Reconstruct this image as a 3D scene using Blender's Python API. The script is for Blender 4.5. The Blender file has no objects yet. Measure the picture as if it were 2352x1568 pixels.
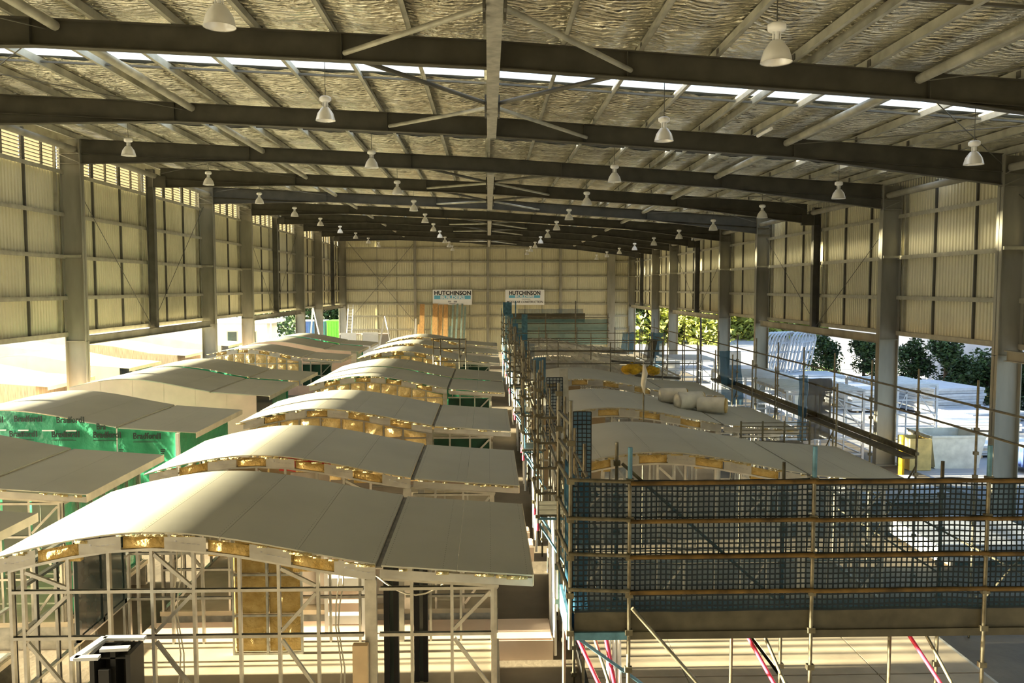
import bpy, math, random
from mathutils import Vector, Matrix, noise as mnoise
random.seed(7)
R = math.radians
sc = bpy.context.scene
C = sc.collection

# ------------------------------------------------------------------ camera, world, sun, exposure
CAMZ = 7.5
cam = bpy.data.cameras.new('camera'); cam.sensor_width = 36.0; cam.lens = 1900 / 2352 * 36
cam.clip_end = 2000
camo = bpy.data.objects.new('camera', cam); C.objects.link(camo)
camo.location = (0, 0, CAMZ); camo.rotation_euler = (R(90 - 3.76), 0, R(-1.66))
sc.camera = camo

SUN_DIR = Vector((1.0, 0.004, -0.098)).normalized()          # the way the light travels: low, from the left
w = bpy.data.worlds.new('World'); sc.world = w; w.use_nodes = True
nt = w.node_tree; nt.nodes.clear()
wo = nt.nodes.new('ShaderNodeOutputWorld'); bg = nt.nodes.new('ShaderNodeBackground')
sky = nt.nodes.new('ShaderNodeTexSky'); sky.sky_type = 'NISHITA'; sky.sun_disc = False
sky.sun_elevation = R(16); sky.sun_rotation = R(-95); sky.air_density = 1.0; sky.dust_density = 1.6; sky.ozone_density = 1.0
nt.links.new(sky.outputs[0], bg.inputs[0]); nt.links.new(bg.outputs[0], wo.inputs[0])
bg.inputs[1].default_value = 0.62
sun = bpy.data.lights.new('sun', 'SUN'); sun.energy = 92.0; sun.angle = R(1.0); sun.color = (1.0, 0.89, 0.60)
suno = bpy.data.objects.new('sun', sun); C.objects.link(suno)
suno.rotation_euler = SUN_DIR.to_track_quat('-Z', 'Y').to_euler(); suno.location = (-60, 0, 30)
vs = sc.view_settings
vs.view_transform = 'Standard'; vs.look = 'None'; vs.gamma = 1.0; vs.use_curve_mapping = False
vs.exposure = 0.24
sc.cycles.max_bounces = 7; sc.cycles.diffuse_bounces = 3; sc.cycles.glossy_bounces = 3
sc.cycles.use_adaptive_sampling = True; sc.cycles.adaptive_threshold = 0.06
sc.cycles.transparent_max_bounces = 24; sc.cycles.transmission_bounces = 4
sc.cycles.sample_clamp_indirect = 8.0

# ------------------------------------------------------------------ materials
MATS = {}
def mat(name, col, rough=0.6, metal=0.0, var=0.12, scale=3.0, bump=0.0, bscale=20.0, spec=0.3, stretch=(1, 1, 1), wave=None, col2=None, bdist=.05):
    m = bpy.data.materials.new(name); m.use_nodes = True
    t = m.node_tree; b = t.nodes['Principled BSDF']
    b.inputs['Roughness'].default_value = rough; b.inputs['Metallic'].default_value = metal
    b.inputs['Specular IOR Level'].default_value = spec
    tc = t.nodes.new('ShaderNodeTexCoord'); mp = t.nodes.new('ShaderNodeMapping'); mp.inputs['Scale'].default_value = stretch
    geo = t.nodes.new('ShaderNodeNewGeometry')
    t.links.new(geo.outputs['Position'], mp.inputs['Vector'])
    n = t.nodes.new('ShaderNodeTexNoise'); n.inputs['Scale'].default_value = scale; n.inputs['Detail'].default_value = 5
    t.links.new(mp.outputs[0], n.inputs['Vector'])
    mx = t.nodes.new('ShaderNodeMix'); mx.data_type = 'RGBA'
    c2 = col2 or tuple(c * (1 - 2 * var) for c in col)
    mx.inputs[6].default_value = (*c2, 1); mx.inputs[7].default_value = (*[min(1, c * (1 + var * .5)) for c in col], 1)
    rp = t.nodes.new('ShaderNodeMapRange'); rp.inputs[1].default_value = 0.3; rp.inputs[2].default_value = 0.7
    t.links.new(n.outputs['Fac'], rp.inputs[0]); t.links.new(rp.outputs[0], mx.inputs[0])
    t.links.new(mx.outputs[2], b.inputs['Base Color'])
    if bump:
        n2 = t.nodes.new('ShaderNodeTexNoise'); n2.inputs['Scale'].default_value = bscale; n2.inputs['Detail'].default_value = 4
        t.links.new(mp.outputs[0], n2.inputs['Vector'])
        bp = t.nodes.new('ShaderNodeBump'); bp.inputs['Strength'].default_value = bump; bp.inputs['Distance'].default_value = bdist
        h = n2.outputs['Fac']
        if wave:
            wv = t.nodes.new('ShaderNodeTexWave'); wv.bands_direction = wave[0]; wv.inputs['Scale'].default_value = wave[1]
            wv.inputs['Distortion'].default_value = wave[2]; wv.inputs['Detail'].default_value = 2
            t.links.new(geo.outputs['Position'], wv.inputs['Vector'])
            ad = t.nodes.new('ShaderNodeMath'); ad.operation = 'MULTIPLY_ADD'; ad.inputs[1].default_value = wave[3]
            t.links.new(wv.outputs['Fac'], ad.inputs[0]); t.links.new(h, ad.inputs[2]); h = ad.outputs[0]
        t.links.new(h, bp.inputs['Height']); t.links.new(bp.outputs[0], b.inputs['Normal'])
    MATS[name] = m
    return m
def thin(name, col, transp, transl=0.5, rough=0.8):
    """a thin sheet: part clear, part lets light through, part plain"""
    m = bpy.data.materials.new(name); m.use_nodes = True; t = m.node_tree; t.nodes.clear()
    o = t.nodes.new('ShaderNodeOutputMaterial')
    d = t.nodes.new('ShaderNodeBsdfDiffuse'); d.inputs[0].default_value = (*col, 1)
    tl = t.nodes.new('ShaderNodeBsdfTranslucent'); tl.inputs[0].default_value = (*col, 1)
    tr = t.nodes.new('ShaderNodeBsdfTransparent')
    m1 = t.nodes.new('ShaderNodeMixShader'); m1.inputs[0].default_value = transl
    m2 = t.nodes.new('ShaderNodeMixShader'); m2.inputs[0].default_value = transp
    t.links.new(d.outputs[0], m1.inputs[1]); t.links.new(tl.outputs[0], m1.inputs[2])
    t.links.new(m1.outputs[0], m2.inputs[1]); t.links.new(tr.outputs[0], m2.inputs[2]); t.links.new(m2.outputs[0], o.inputs[0])
    MATS[name] = m
    return m
mat('rafter_paint', (0.075, 0.070, 0.052), 0.55, 0.0, 0.15, 2)
mat('column_paint', (0.30, 0.285, 0.225), 0.55, 0.0, 0.2, 1.2, stretch=(1, 1, .25))
mat('dark_post', (0.11, 0.105, 0.085), 0.55, 0, 0.15, 2)
mat('galv', (0.50, 0.49, 0.43), 0.45, 0.35, 0.18, 5)
mat('purlin_galv', (0.44, 0.43, 0.35), 0.5, 0.25, 0.18, 2)
mat('stud_galv', (0.54, 0.53, 0.49), 0.30, 0.85, 0.12, 6)
mat('foil', (0.93, 0.89, 0.74), 0.2, 0.95, 0.18, 1.1, bump=1.0, bscale=11, wave=('Y', 1.7, 9.0, 0.4), stretch=(.6, 1.6, 1), bdist=.13)
mat('cladding', (0.64, 0.605, 0.43), 0.55, 0.0, 0.06, .8)
mat('girt', (0.40, 0.38, 0.29), 0.5, 0.2, 0.12, 3)
mat('concrete', (0.20, 0.165, 0.115), 0.75, 0, 0.25, .5, bump=.1, bscale=8)
mat('ground', (0.42, 0.42, 0.43), 0.85, 0, 0.12, .25, bump=.15, bscale=4)
mat('deck', (0.47, 0.40, 0.29), 0.6, 0, 0.14, 1.3)
mat('roof_sheet', (0.46, 0.45, 0.375), 0.5, 0, 0.05, .7)
mat('roof_edge', (0.62, 0.57, 0.44), 0.55, 0, 0.1, 3)
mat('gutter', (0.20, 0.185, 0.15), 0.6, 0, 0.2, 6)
mat('joist', (0.40, 0.385, 0.345), 0.45, 0.3, 0.1, 4)
mat('insulation', (0.50, 0.36, 0.145), 0.75, 0, 0.35, 6, bump=.8, bscale=14, col2=(.40, .26, .07))
mat('fluff', (0.50, 0.40, 0.19), 0.9, 0, 0.2, 12, bump=.8, bscale=30)
mat('bag_wrap', (0.72, 0.56, 0.26), 0.25, 0, 0.3, 4, bump=.8, bscale=9, col2=(.5, .34, .12), spec=.6)
mat('board_pink', (0.63, 0.49, 0.39), 0.7, 0, 0.07, 1.5)
mat('board_tan', (0.52, 0.38, 0.22), 0.65, 0, 0.12, 2)
mat('board_grey', (0.40, 0.36, 0.31), 0.7, 0, 0.1, 2)
mat('board_brown', (0.40, 0.33, 0.24), 0.7, 0, 0.25, 6, stretch=(6, 6, .3))
mat('wrap_green', (0.05, 0.38, 0.20), 0.28, 0, 0.15, 2, bump=.5, bscale=5, spec=.6)
mat('green_dark', (0.008, 0.045, 0.025), 0.4, 0, 0.2, 3)
mat('ink', (0.02, 0.03, 0.025), 0.6, 0, 0.0)
mat('black', (0.018, 0.018, 0.018), 0.4, 0, 0.1)
mat('white_paint', (0.82, 0.82, 0.80), 0.45, 0, 0.05)
mat('white_steel', (0.56, 0.59, 0.64), 0.45, 0.1, 0.08, 4)
mat('lamp_shade', (0.88, 0.87, 0.83), 0.3, 0.15, 0.06)
mat('lamp_white', (0.93, 0.93, 0.91), 0.4, 0, 0.03)
mat('scaf', (0.165, 0.15, 0.105), 0.45, 0.45, 0.25, 7)
mat('scaf_blue', (0.10, 0.24, 0.34), 0.5, 0.1, 0.25, 5)
mat('scaf_orange', (0.15, 0.092, 0.026), 0.55, 0.1, 0.35, 4)
mat('plank_steel', (0.085, 0.078, 0.055), 0.6, 0.1, 0.2, 4)
mat('prop_white', (0.85, 0.83, 0.80), 0.45, 0, 0.05)
mat('prop_red', (0.62, 0.035, 0.08), 0.4, 0, 0.1)
mat('net_strand', (0.014, 0.022, 0.03), 0.8, 0, 0.1)
thin('louvre', (0.26, 0.23, 0.16), 0.02, 0.07)
thin('net_blue', (0.04, 0.12, 0.20), 0.48, 0.5)
thin('net_dense', (0.05, 0.15, 0.25), 0.18, 0.5)
thin('net_teal', (0.10, 0.20, 0.21), 0.2, 0.5)
thin('hessian', (0.075, 0.062, 0.035), 0.12, 0.3)
thin('skylight', (0.92, 0.93, 0.95), 0.45, 0.85)
mat('sign_white', (0.80, 0.80, 0.78), 0.5, 0, 0.02)
mat('sign_blue', (0.13, 0.42, 0.60), 0.5, 0, 0.02)
mat('sign_black', (0.015, 0.015, 0.02), 0.5, 0, 0.0)
mat('sign_grey', (0.30, 0.30, 0.32), 0.5, 0, 0.0)
mat('timber', (0.55, 0.32, 0.12), 0.65, 0, 0.2, 4, stretch=(3, 3, .4))
mat('timber_green', (0.24, 0.33, 0.29), 0.65, 0, 0.15, 4)
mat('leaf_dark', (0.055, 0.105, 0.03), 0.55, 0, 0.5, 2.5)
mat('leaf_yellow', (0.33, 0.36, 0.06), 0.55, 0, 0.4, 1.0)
mat('bark', (0.12, 0.085, 0.05), 0.8, 0, 0.3, 6)
mat('wall_concrete', (0.60, 0.62, 0.66), 0.8, 0, 0.08, .3)
mat('skip_cream', (0.72, 0.69, 0.58), 0.5, 0, 0.12, 3)
mat('skip_yellow', (0.62, 0.46, 0.16), 0.5, 0, 0.15, 3)
mat('yellow', (0.75, 0.42, 0.02), 0.5, 0, 0.1)
mat('yellow_bag', (0.66, 0.40, 0.02), 0.5, 0, 0.3, 6)
mat('green_box', (0.16, 0.55, 0.05), 0.5, 0, 0.08)
mat('blue_box', (0.05, 0.09, 0.30), 0.5, 0, 0.1)
mat('glass_dark', (0.05, 0.07, 0.07), 0.08, 0, 0.1, spec=.8)
mat('cable', (0.72, 0.66, 0.52), 0.5, 0, 0.1)
mat('red_cloth', (0.6, 0.05, 0.04), 0.6, 0, 0.1)
mat('pipe_dark', (0.05, 0.05, 0.055), 0.5, 0, 0.1)

# ------------------------------------------------------------------ mesh helpers
class MB:
    def __init__(s): s.v = []; s.f = []; s.sm = []
    def quad(s, a, b, c, d):
        i = len(s.v); s.v += [a, b, c, d]; s.f.append((i, i+1, i+2, i+3)); s.sm.append(False); return s
    def tri(s, a, b, c):
        i = len(s.v); s.v += [a, b, c]; s.f.append((i, i+1, i+2)); s.sm.append(False); return s
    def box(s, x0, x1, y0, y1, z0, z1):
        i = len(s.v)
        s.v += [(x0,y0,z0),(x1,y0,z0),(x1,y1,z0),(x0,y1,z0),(x0,y0,z1),(x1,y0,z1),(x1,y1,z1),(x0,y1,z1)]
        for q in ((0,3,2,1),(4,5,6,7),(0,1,5,4),(1,2,6,5),(2,3,7,6),(3,0,4,7)):
            s.f.append(tuple(i+k for k in q)); s.sm.append(False)
        return s
    def bar(s, p0, p1, w, d, up=(0,0,1)):
        p0 = Vector(p0); p1 = Vector(p1); z = (p1-p0).normalized(); u = Vector(up)
        if abs(z.dot(u)) > .98: u = Vector((0,1,0))
        x = u.cross(z).normalized(); y = z.cross(x)
        i = len(s.v)
        for p in (p0, p1):
            for a, b in ((-1,-1),(1,-1),(1,1),(-1,1)): s.v.append(tuple(p + x*a*w/2 + y*b*d/2))
        for q in ((0,3,2,1),(4,5,6,7),(0,1,5,4),(1,2,6,5),(2,3,7,6),(3,0,4,7)):
            s.f.append(tuple(i+k for k in q)); s.sm.append(False)
        return s
    def tube(s, pts, r, n=8, caps=True):
        pts = [Vector(p) for p in pts]; rings = []
        for k, p in enumerate(pts):
            t = (pts[min(k+1, len(pts)-1)] - pts[max(k-1, 0)]).normalized()
            u = Vector((0,0,1)) if abs(t.z) < .9 else Vector((0,1,0))
            x = u.cross(t).normalized(); y = t.cross(x)
            rr = r[k] if isinstance(r, (list, tuple)) else r
            i = len(s.v); rings.append(i)
            for a in range(n):
                an = 2*math.pi*a/n; s.v.append(tuple(p + x*math.cos(an)*rr + y*math.sin(an)*rr))
        for a, b in zip(rings, rings[1:]):
            for k in range(n): s.f.append((a+k, a+(k+1) % n, b+(k+1) % n, b+k)); s.sm.append(True)
        if caps:
            s.f.append(tuple(reversed(range(rings[0], rings[0]+n)))); s.sm.append(False)
            s.f.append(tuple(range(rings[-1], rings[-1]+n))); s.sm.append(False)
        return s
    def lathe(s, prof, n=20, cx=0, cy=0):
        rings = []
        for r, z in prof:
            i = len(s.v); rings.append(i)
            for a in range(n): an = 2*math.pi*a/n; s.v.append((cx+r*math.cos(an), cy+r*math.sin(an), z))
        for a, b in zip(rings, rings[1:]):
            for k in range(n): s.f.append((a+k, a+(k+1) % n, b+(k+1) % n, b+k)); s.sm.append(True)
        return s
    def grid(s, fn, nu, nv, smooth=True):
        i = len(s.v)
        for a in range(nu+1):
            for b in range(nv+1): s.v.append(tuple(fn(a/nu, b/nv)))
        for a in range(nu):
            for b in range(nv):
                k = i + a*(nv+1) + b; s.f.append((k, k+nv+1, k+nv+2, k+1)); s.sm.append(smooth)
        return s
    def mesh(s, name, m):
        me = bpy.data.meshes.new(name); me.from_pydata([tuple(v) for v in s.v], [], s.f)
        me.polygons.foreach_set('use_smooth', s.sm)
        me.materials.append(MATS[m] if isinstance(m, str) else m); me.update()
        return me
def obj(name, me, parent=None, loc=None):
    o = bpy.data.objects.new(name, me); C.objects.link(o)
    if parent: o.parent = parent
    if loc: o.location = loc
    return o
def part(name, mb, m, parent, loc=None, kind=None):
    o = obj(name, mb.mesh(name, m), parent, loc)
    if kind: o['kind'] = kind
    return o
def tag(o, label, cat, group=None):
    o['label'] = label; o['category'] = cat
    if group: o['group'] = group
    return o
def thing(name, label, cat, loc=(0,0,0), group=None, rz=0):
    o = obj(name, None, None, loc); o.rotation_euler[2] = rz; o.empty_display_size = .3
    return tag(o, label, cat, group)
def struct(name, mb, m):
    o = part(name, mb, m, None); o['kind'] = 'structure'; return o
UNIT = {}
def unit(shape, m):
    k = (shape, m)
    if k in UNIT: return UNIT[k]
    b = MB()
    if shape == 'bar': b.box(-.5, .5, -.5, .5, 0, 1)
    elif shape == 'channel':
        t = .12
        b.box(-.5, .5, -.5, -.5+t, 0, 1); b.box(-.5, -.5+t, -.5+t, .5, 0, 1); b.box(.5-t, .5, -.5+t, .5, 0, 1)
    elif shape == 'tube': b.tube([(0,0,0), (0,0,1)], 1.0, 10)
    UNIT[k] = b.mesh(shape, m)
    return UNIT[k]
def stick(name, p0, p1, w, d, m, parent, shape='bar', up=(0,1,0)):
    """one straight member between two points, w across and d along 'up'"""
    p0 = Vector(p0); p1 = Vector(p1); v = p1-p0; z = v.normalized(); u = Vector(up)
    if abs(z.dot(u)) > .95: u = Vector((1,0,0))
    x = u.cross(z).normalized(); y = z.cross(x)
    M = Matrix(((x.x*w, y.x*d, v.x, p0.x), (x.y*w, y.y*d, v.y, p0.y), (x.z*w, y.z*d, v.z, p0.z), (0,0,0,1)))
    o = obj(name, unit(shape, m), parent); o.matrix_basis = M
    return o
def pipe(name, p0, p1, r, m, parent): return stick(name, p0, p1, r, r, m, parent, 'tube')
ORD = ['first','second','third','fourth','fifth','sixth','seventh','eighth','ninth','tenth','eleventh','twelfth','thirteenth','fourteenth']
def nz(x, y, z=0): return mnoise.noise(Vector((x, y, z)))

# ------------------------------------------------------------------ the hall
HW = 16.3                      # inner face of the columns
CL = 17.25                     # cladding plane
FR = [10.1, 18.1, 26.1, 34.1, 42.1, 50.1, 58.1, 66.2, 74.2, 82.2, 90.2]
YB = 96.2                      # back wall
YF = -14.0
HEAD = CAMZ - 1.95             # underside of the cladding
def rtop(x):                   # top of the rafters
    return CAMZ + (5.25 + (-x) * .70/CL if x < 0 else 5.25 - x * 1.10/CL)

floor = struct('floor', MB().box(-CL-.2, CL+.2, YF, YB+.3, -.2, 0), 'concrete')
g = struct('ground', MB().box(-170, 170, -60, 240, -.45, -.205).box(-170, -CL-.2, -60, 240, -.206, -.02).box(CL+.2, 170, -60, 240, -.206, -.02).box(-CL-.2, CL+.2, YB+.3, 240, -.206, -.02), 'ground')

# ceiling: metal roof above, foil-faced blanket below in strips, skylight strips between them
ceil = struct('ceiling', MB(), 'galv')
SKY = [(20.75, 22.35), (30.1, 31.2), (48.0, 49.2), (66.9, 68.0), (86.2, 87.3)]
PUR = [-16.6 + 1.66*k for k in range(21)]
def foil(y0, y1, seed):
    def fn(u, v):
        x = -17.3 + 34.6*u; y = y0 + (y1-y0)*v
        ph = ((x + 16.6) / 1.66) % 1.0
        sag = .055 * math.sin(math.pi*ph)**2
        z = rtop(x) + .27 - sag + .020*nz(x*1.3, y*2.6, 3) + .016*nz(x*3.1, y*6.5, 9) + .026*nz(x*8.7, y*12.1, 4)
        return (x, y, z)
    return MB().grid(fn, 220, max(2, int((y1-y0)/.11)), smooth=y0 > 60)
ys = YF
cuts = []
for a, b in SKY: cuts.append((ys, a)); ys = b
cuts.append((ys, YB))
for y0, y1 in cuts:
    n = max(1, round((y1-y0)/8))
    for k in range(n): part('foil_blanket', foil(y0+(y1-y0)*k/n, y0+(y1-y0)*(k+1)/n, k), 'foil', ceil)
    rm = MB()
    for xa, xb in ((-17.5, 0), (0, 17.5)):
        a, b = rtop(xa)+.33, rtop(xb)+.33
        rm.quad((xa,y0,a),(xb,y0,b),(xb,y1,b),(xa,y1,a)); rm.quad((xa,y0,a+.05),(xa,y1,a+.05),(xb,y1,b+.05),(xb,y0,b+.05))
    part('roof_sheeting', rm, 'galv', ceil)
for y0, y1 in SKY:
    for k in range(len(PUR)-1):
        xa, xb = PUR[k], PUR[k+1]
        part('skylight_sheet', MB().grid(lambda u, v: (xa+(xb-xa)*u, y0+(y1-y0)*v, rtop(xa+(xb-xa)*u)+.3+.02*math.cos(v*math.pi*12)), 4, 36), 'skylight', ceil)
# purlins (zed sections), struts and bridging
def zed(x, y0, y1):
    z = rtop(x) + .005; b = MB(); s = 1 if x < 0 else -1
    b.box(x-.006, x+.006, y0, y1, z, z+.24); b.box(min(x, x+s*.09), max(x, x+s*.09), y0, y1, z, z+.008); b.box(min(x, x-s*.09), max(x, x-s*.09), y0, y1, z+.232, z+.24)
    return b
EDGES = [YF, -5.9, 2.1] + FR + [YB]
for x in PUR + [PUR[14]+.42]:
    part('purlin', zed(x, YF, YB), 'purlin_galv', ceil)
for a, b in zip(EDGES, EDGES[1:]):
    if b < 12: continue
    ym = a + (b-a)*.52
    for k in range(len(PUR)-1):
        x0, x1 = PUR[k]+.03, PUR[k+1]-.03
        stick('bridging', (x0, ym, rtop(x0)+.12), (x1, ym, rtop(x1)+.12), .05, .07, 'dark_post', ceil)
    for x in (-9.05, 9.35):
        z = rtop(x) - .16
        pipe('strut_tube', (x, a+.12, z), (x, b-.12, z), .105, 'purlin_galv', ceil)
    for x in (-16.55, 16.55):
        z = rtop(x) - .42
        pipe('eave_strut', (x, a+.12, z), (x, b-.12, z), .13, 'column_paint', ceil)
# flat rod bracing under the roof at both eaves
for a, b in ((10.1, 18.1), (18.1, 26.1), (34.1, 42.1), (42.1, 50.1)):
    for s in (-1, 1):
        pipe('brace_rod', (s*9.3, a, rtop(s*9.3)-.2), (s*16.3, b, rtop(s*16.3)-.3), .014, 'dark_post', ceil)
        pipe('brace_rod', (s*16.3, a, rtop(s*16.3)-.3), (s*9.3, b, rtop(s*9.3)-.2), .014, 'dark_post', ceil)
pipe('batten_light', (8.25, 25.4, rtop(8.25)-.12), (8.25, 24.2, rtop(8.25)-.12), .05, 'lamp_white', ceil)

# rafters
def rafter(k, y):
    t = thing('roof_rafter', ('dark steel roof rafter with deepened ends, %s counted from the camera' % ORD[k]) if k else 'dark steel roof rafter nearest the camera, crossing above the view', 'rafter', (0, y, 0), 'steel rafters across the hall')
    xs = [-16.28, -13.5, -9.6, -5, 0, 5, 9.6, 13.5, 16.28]
    def depth(x): return .58 if abs(x) < 9.7 else .58 + (abs(x)-9.6)/6.7*.40
    web = MB(); tf = MB(); bf = MB()
    for a, b in zip(xs, xs[1:]):
        za, zb = rtop(a), rtop(b); da, db = depth(a), depth(b)
        for sy in (-.007, .007):
            q = [(a,sy,za-da),(b,sy,zb-db),(b,sy,zb),(a,sy,za)]; web.quad(*(q if sy < 0 else q[::-1]))
        tf.bar((a,0,za-.012),(b,0,zb-.012),.24,.022); bf.bar((a,0,za-da+.012),(b,0,zb-db+.012),.24,.022)
        if abs(a) == 9.6 or abs(b) == 9.6:   # mid flange line of the haunch
            pass
    for s in (-1, 1):
        bf.bar((s*9.6,0,rtop(s*9.6)-.57),(s*16.28,0,rtop(s*16.28)-.57),.22,.018)
    part('web', web, 'rafter_paint', t); part('top_flange', tf, 'rafter_paint', t); part('bottom_flange', bf, 'rafter_paint', t)
    for x in (-9.6, -3.1, 3.0, 9.6):
        part('stiffener', MB().box(x-.008, x+.008, -.115, .115, rtop(x)-.58, rtop(x)-.02), 'rafter_paint', t)
    for x in PUR[1:-1]:
        stick('cleat', (x-.02, 0, rtop(x)), (x-.02, 0, rtop(x)+.2), .012, .14, 'dark_post', t)
for k, y in enumerate(FR): rafter(k, y)

# ridge struts with their vee braces
def ridge(y0, y1, label):
    t = thing('ridge_strut', label, 'strut', (0.12, y0, rtop(0)), 'struts along the roof centre line')
    L = y1-y0; z0 = -.66; z1 = -.40
    part('box_beam', MB().box(-.14, .14, 0, L, z0, z1), 'galv', t)
    for f in FR:
        for dy in (-3.7, 3.7):
            yy = f+dy-y0
            if -.5 < yy < L+.5 and y0-.5 <= f <= y1+.5:
                for s in (-1, 1):
                    pipe('brace', (s*.15, yy, -.5), (s*3.05-.1, f-y0+(.1 if dy > 0 else -.1), rtop(s*3)-rtop(0)-.42), .055, 'purlin_galv' if dy < 0 else 'dark_post', t)
                for s in (-1, 1): part('bracket', MB().box(s*.175-.025, s*.175+.025, yy-.1, yy+.1, -.75, -.3), 'dark_post', t)
ridge(5.0, 26.0, 'long pale box strut under the roof centre, running out over the camera')
ridge(34.2, 50.0, 'pale box strut under the roof centre behind the fourth rafter')
ridge(58.2, 74.1, 'short-looking box strut under the roof centre in the far half')
ridge(82.3, 95.6, 'farthest box strut under the roof centre, meeting the back wall')

# columns
def column(s, y, label):
    h = rtop(s*16.7) - .02
    t = thing('steel_column', label, 'column', (s*16.3, y, 0), 'portal columns along the side walls')
    d = s*.82
    x = lambda a: a*s
    lo, hi = sorted((0, d))
    part('web', MB().box(lo, hi, -.012, .012, .02, h), 'column_paint', t)
    part('inner_flange', MB().box(*sorted((0, s*.03)), -.16, .16, .02, h), 'column_paint', t)
    part('outer_flange', MB().box(*sorted((d-s*.03, d)), -.16, .16, .02, h), 'column_paint', t)
    part('base_plate', MB().box(*sorted((-s*.12, s*.94)), -.26, .26, 0, .035), 'column_paint', t)
    for z in (h-.60, h-.98, HEAD-.25):
        part('stiffener', MB().box(lo, hi, -.15, .15, z, z+.02), 'column_paint', t)
    for a, b in (((.03, h-.95), (.8, h-.62)), ((.03, h-.6), (.8, h-.2))):
        part('gusset_brace', MB().bar((x(a[0]), -.14, a[1]), (x(b[0]), -.14, b[1]), .05, .03), 'column_paint', t)
    for gz in (1.24,):
        part('girt_cleat', MB().box(*sorted((s*.05, s*.95)), -.22, -.14, CAMZ+gz-.05, CAMZ+gz+.05), 'girt', t)
COLY = [26.1, 34.1, 50.1, 58.1, 74.2, 82.2, 95.8]
WHERE_L = [None, 'tall steel column on the left wall, nearest and largest one in view', 'steel column on the left wall, second one in view', 'steel column on the left wall just behind the second one', 'steel column on the left wall, fourth one in view', 'steel column on the left wall, fifth one in view', 'steel corner column where left wall meets back wall']
WHERE_R = ['tall steel column at the right edge of the view, nearest on the right wall', 'steel column on the right wall, second one from the camera', 'steel column on the right wall, third one from the camera', 'steel column on the right wall close behind the third', 'steel column on the right wall, fifth one from the camera', 'steel column on the right wall, sixth one from the camera', 'steel corner column where right wall meets back wall']
for y, l in zip(COLY, WHERE_L):
    column(-1, y, l or 'steel column on the left wall just outside the left edge')
for y, l in zip(COLY, WHERE_R): column(1, y, l)

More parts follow.
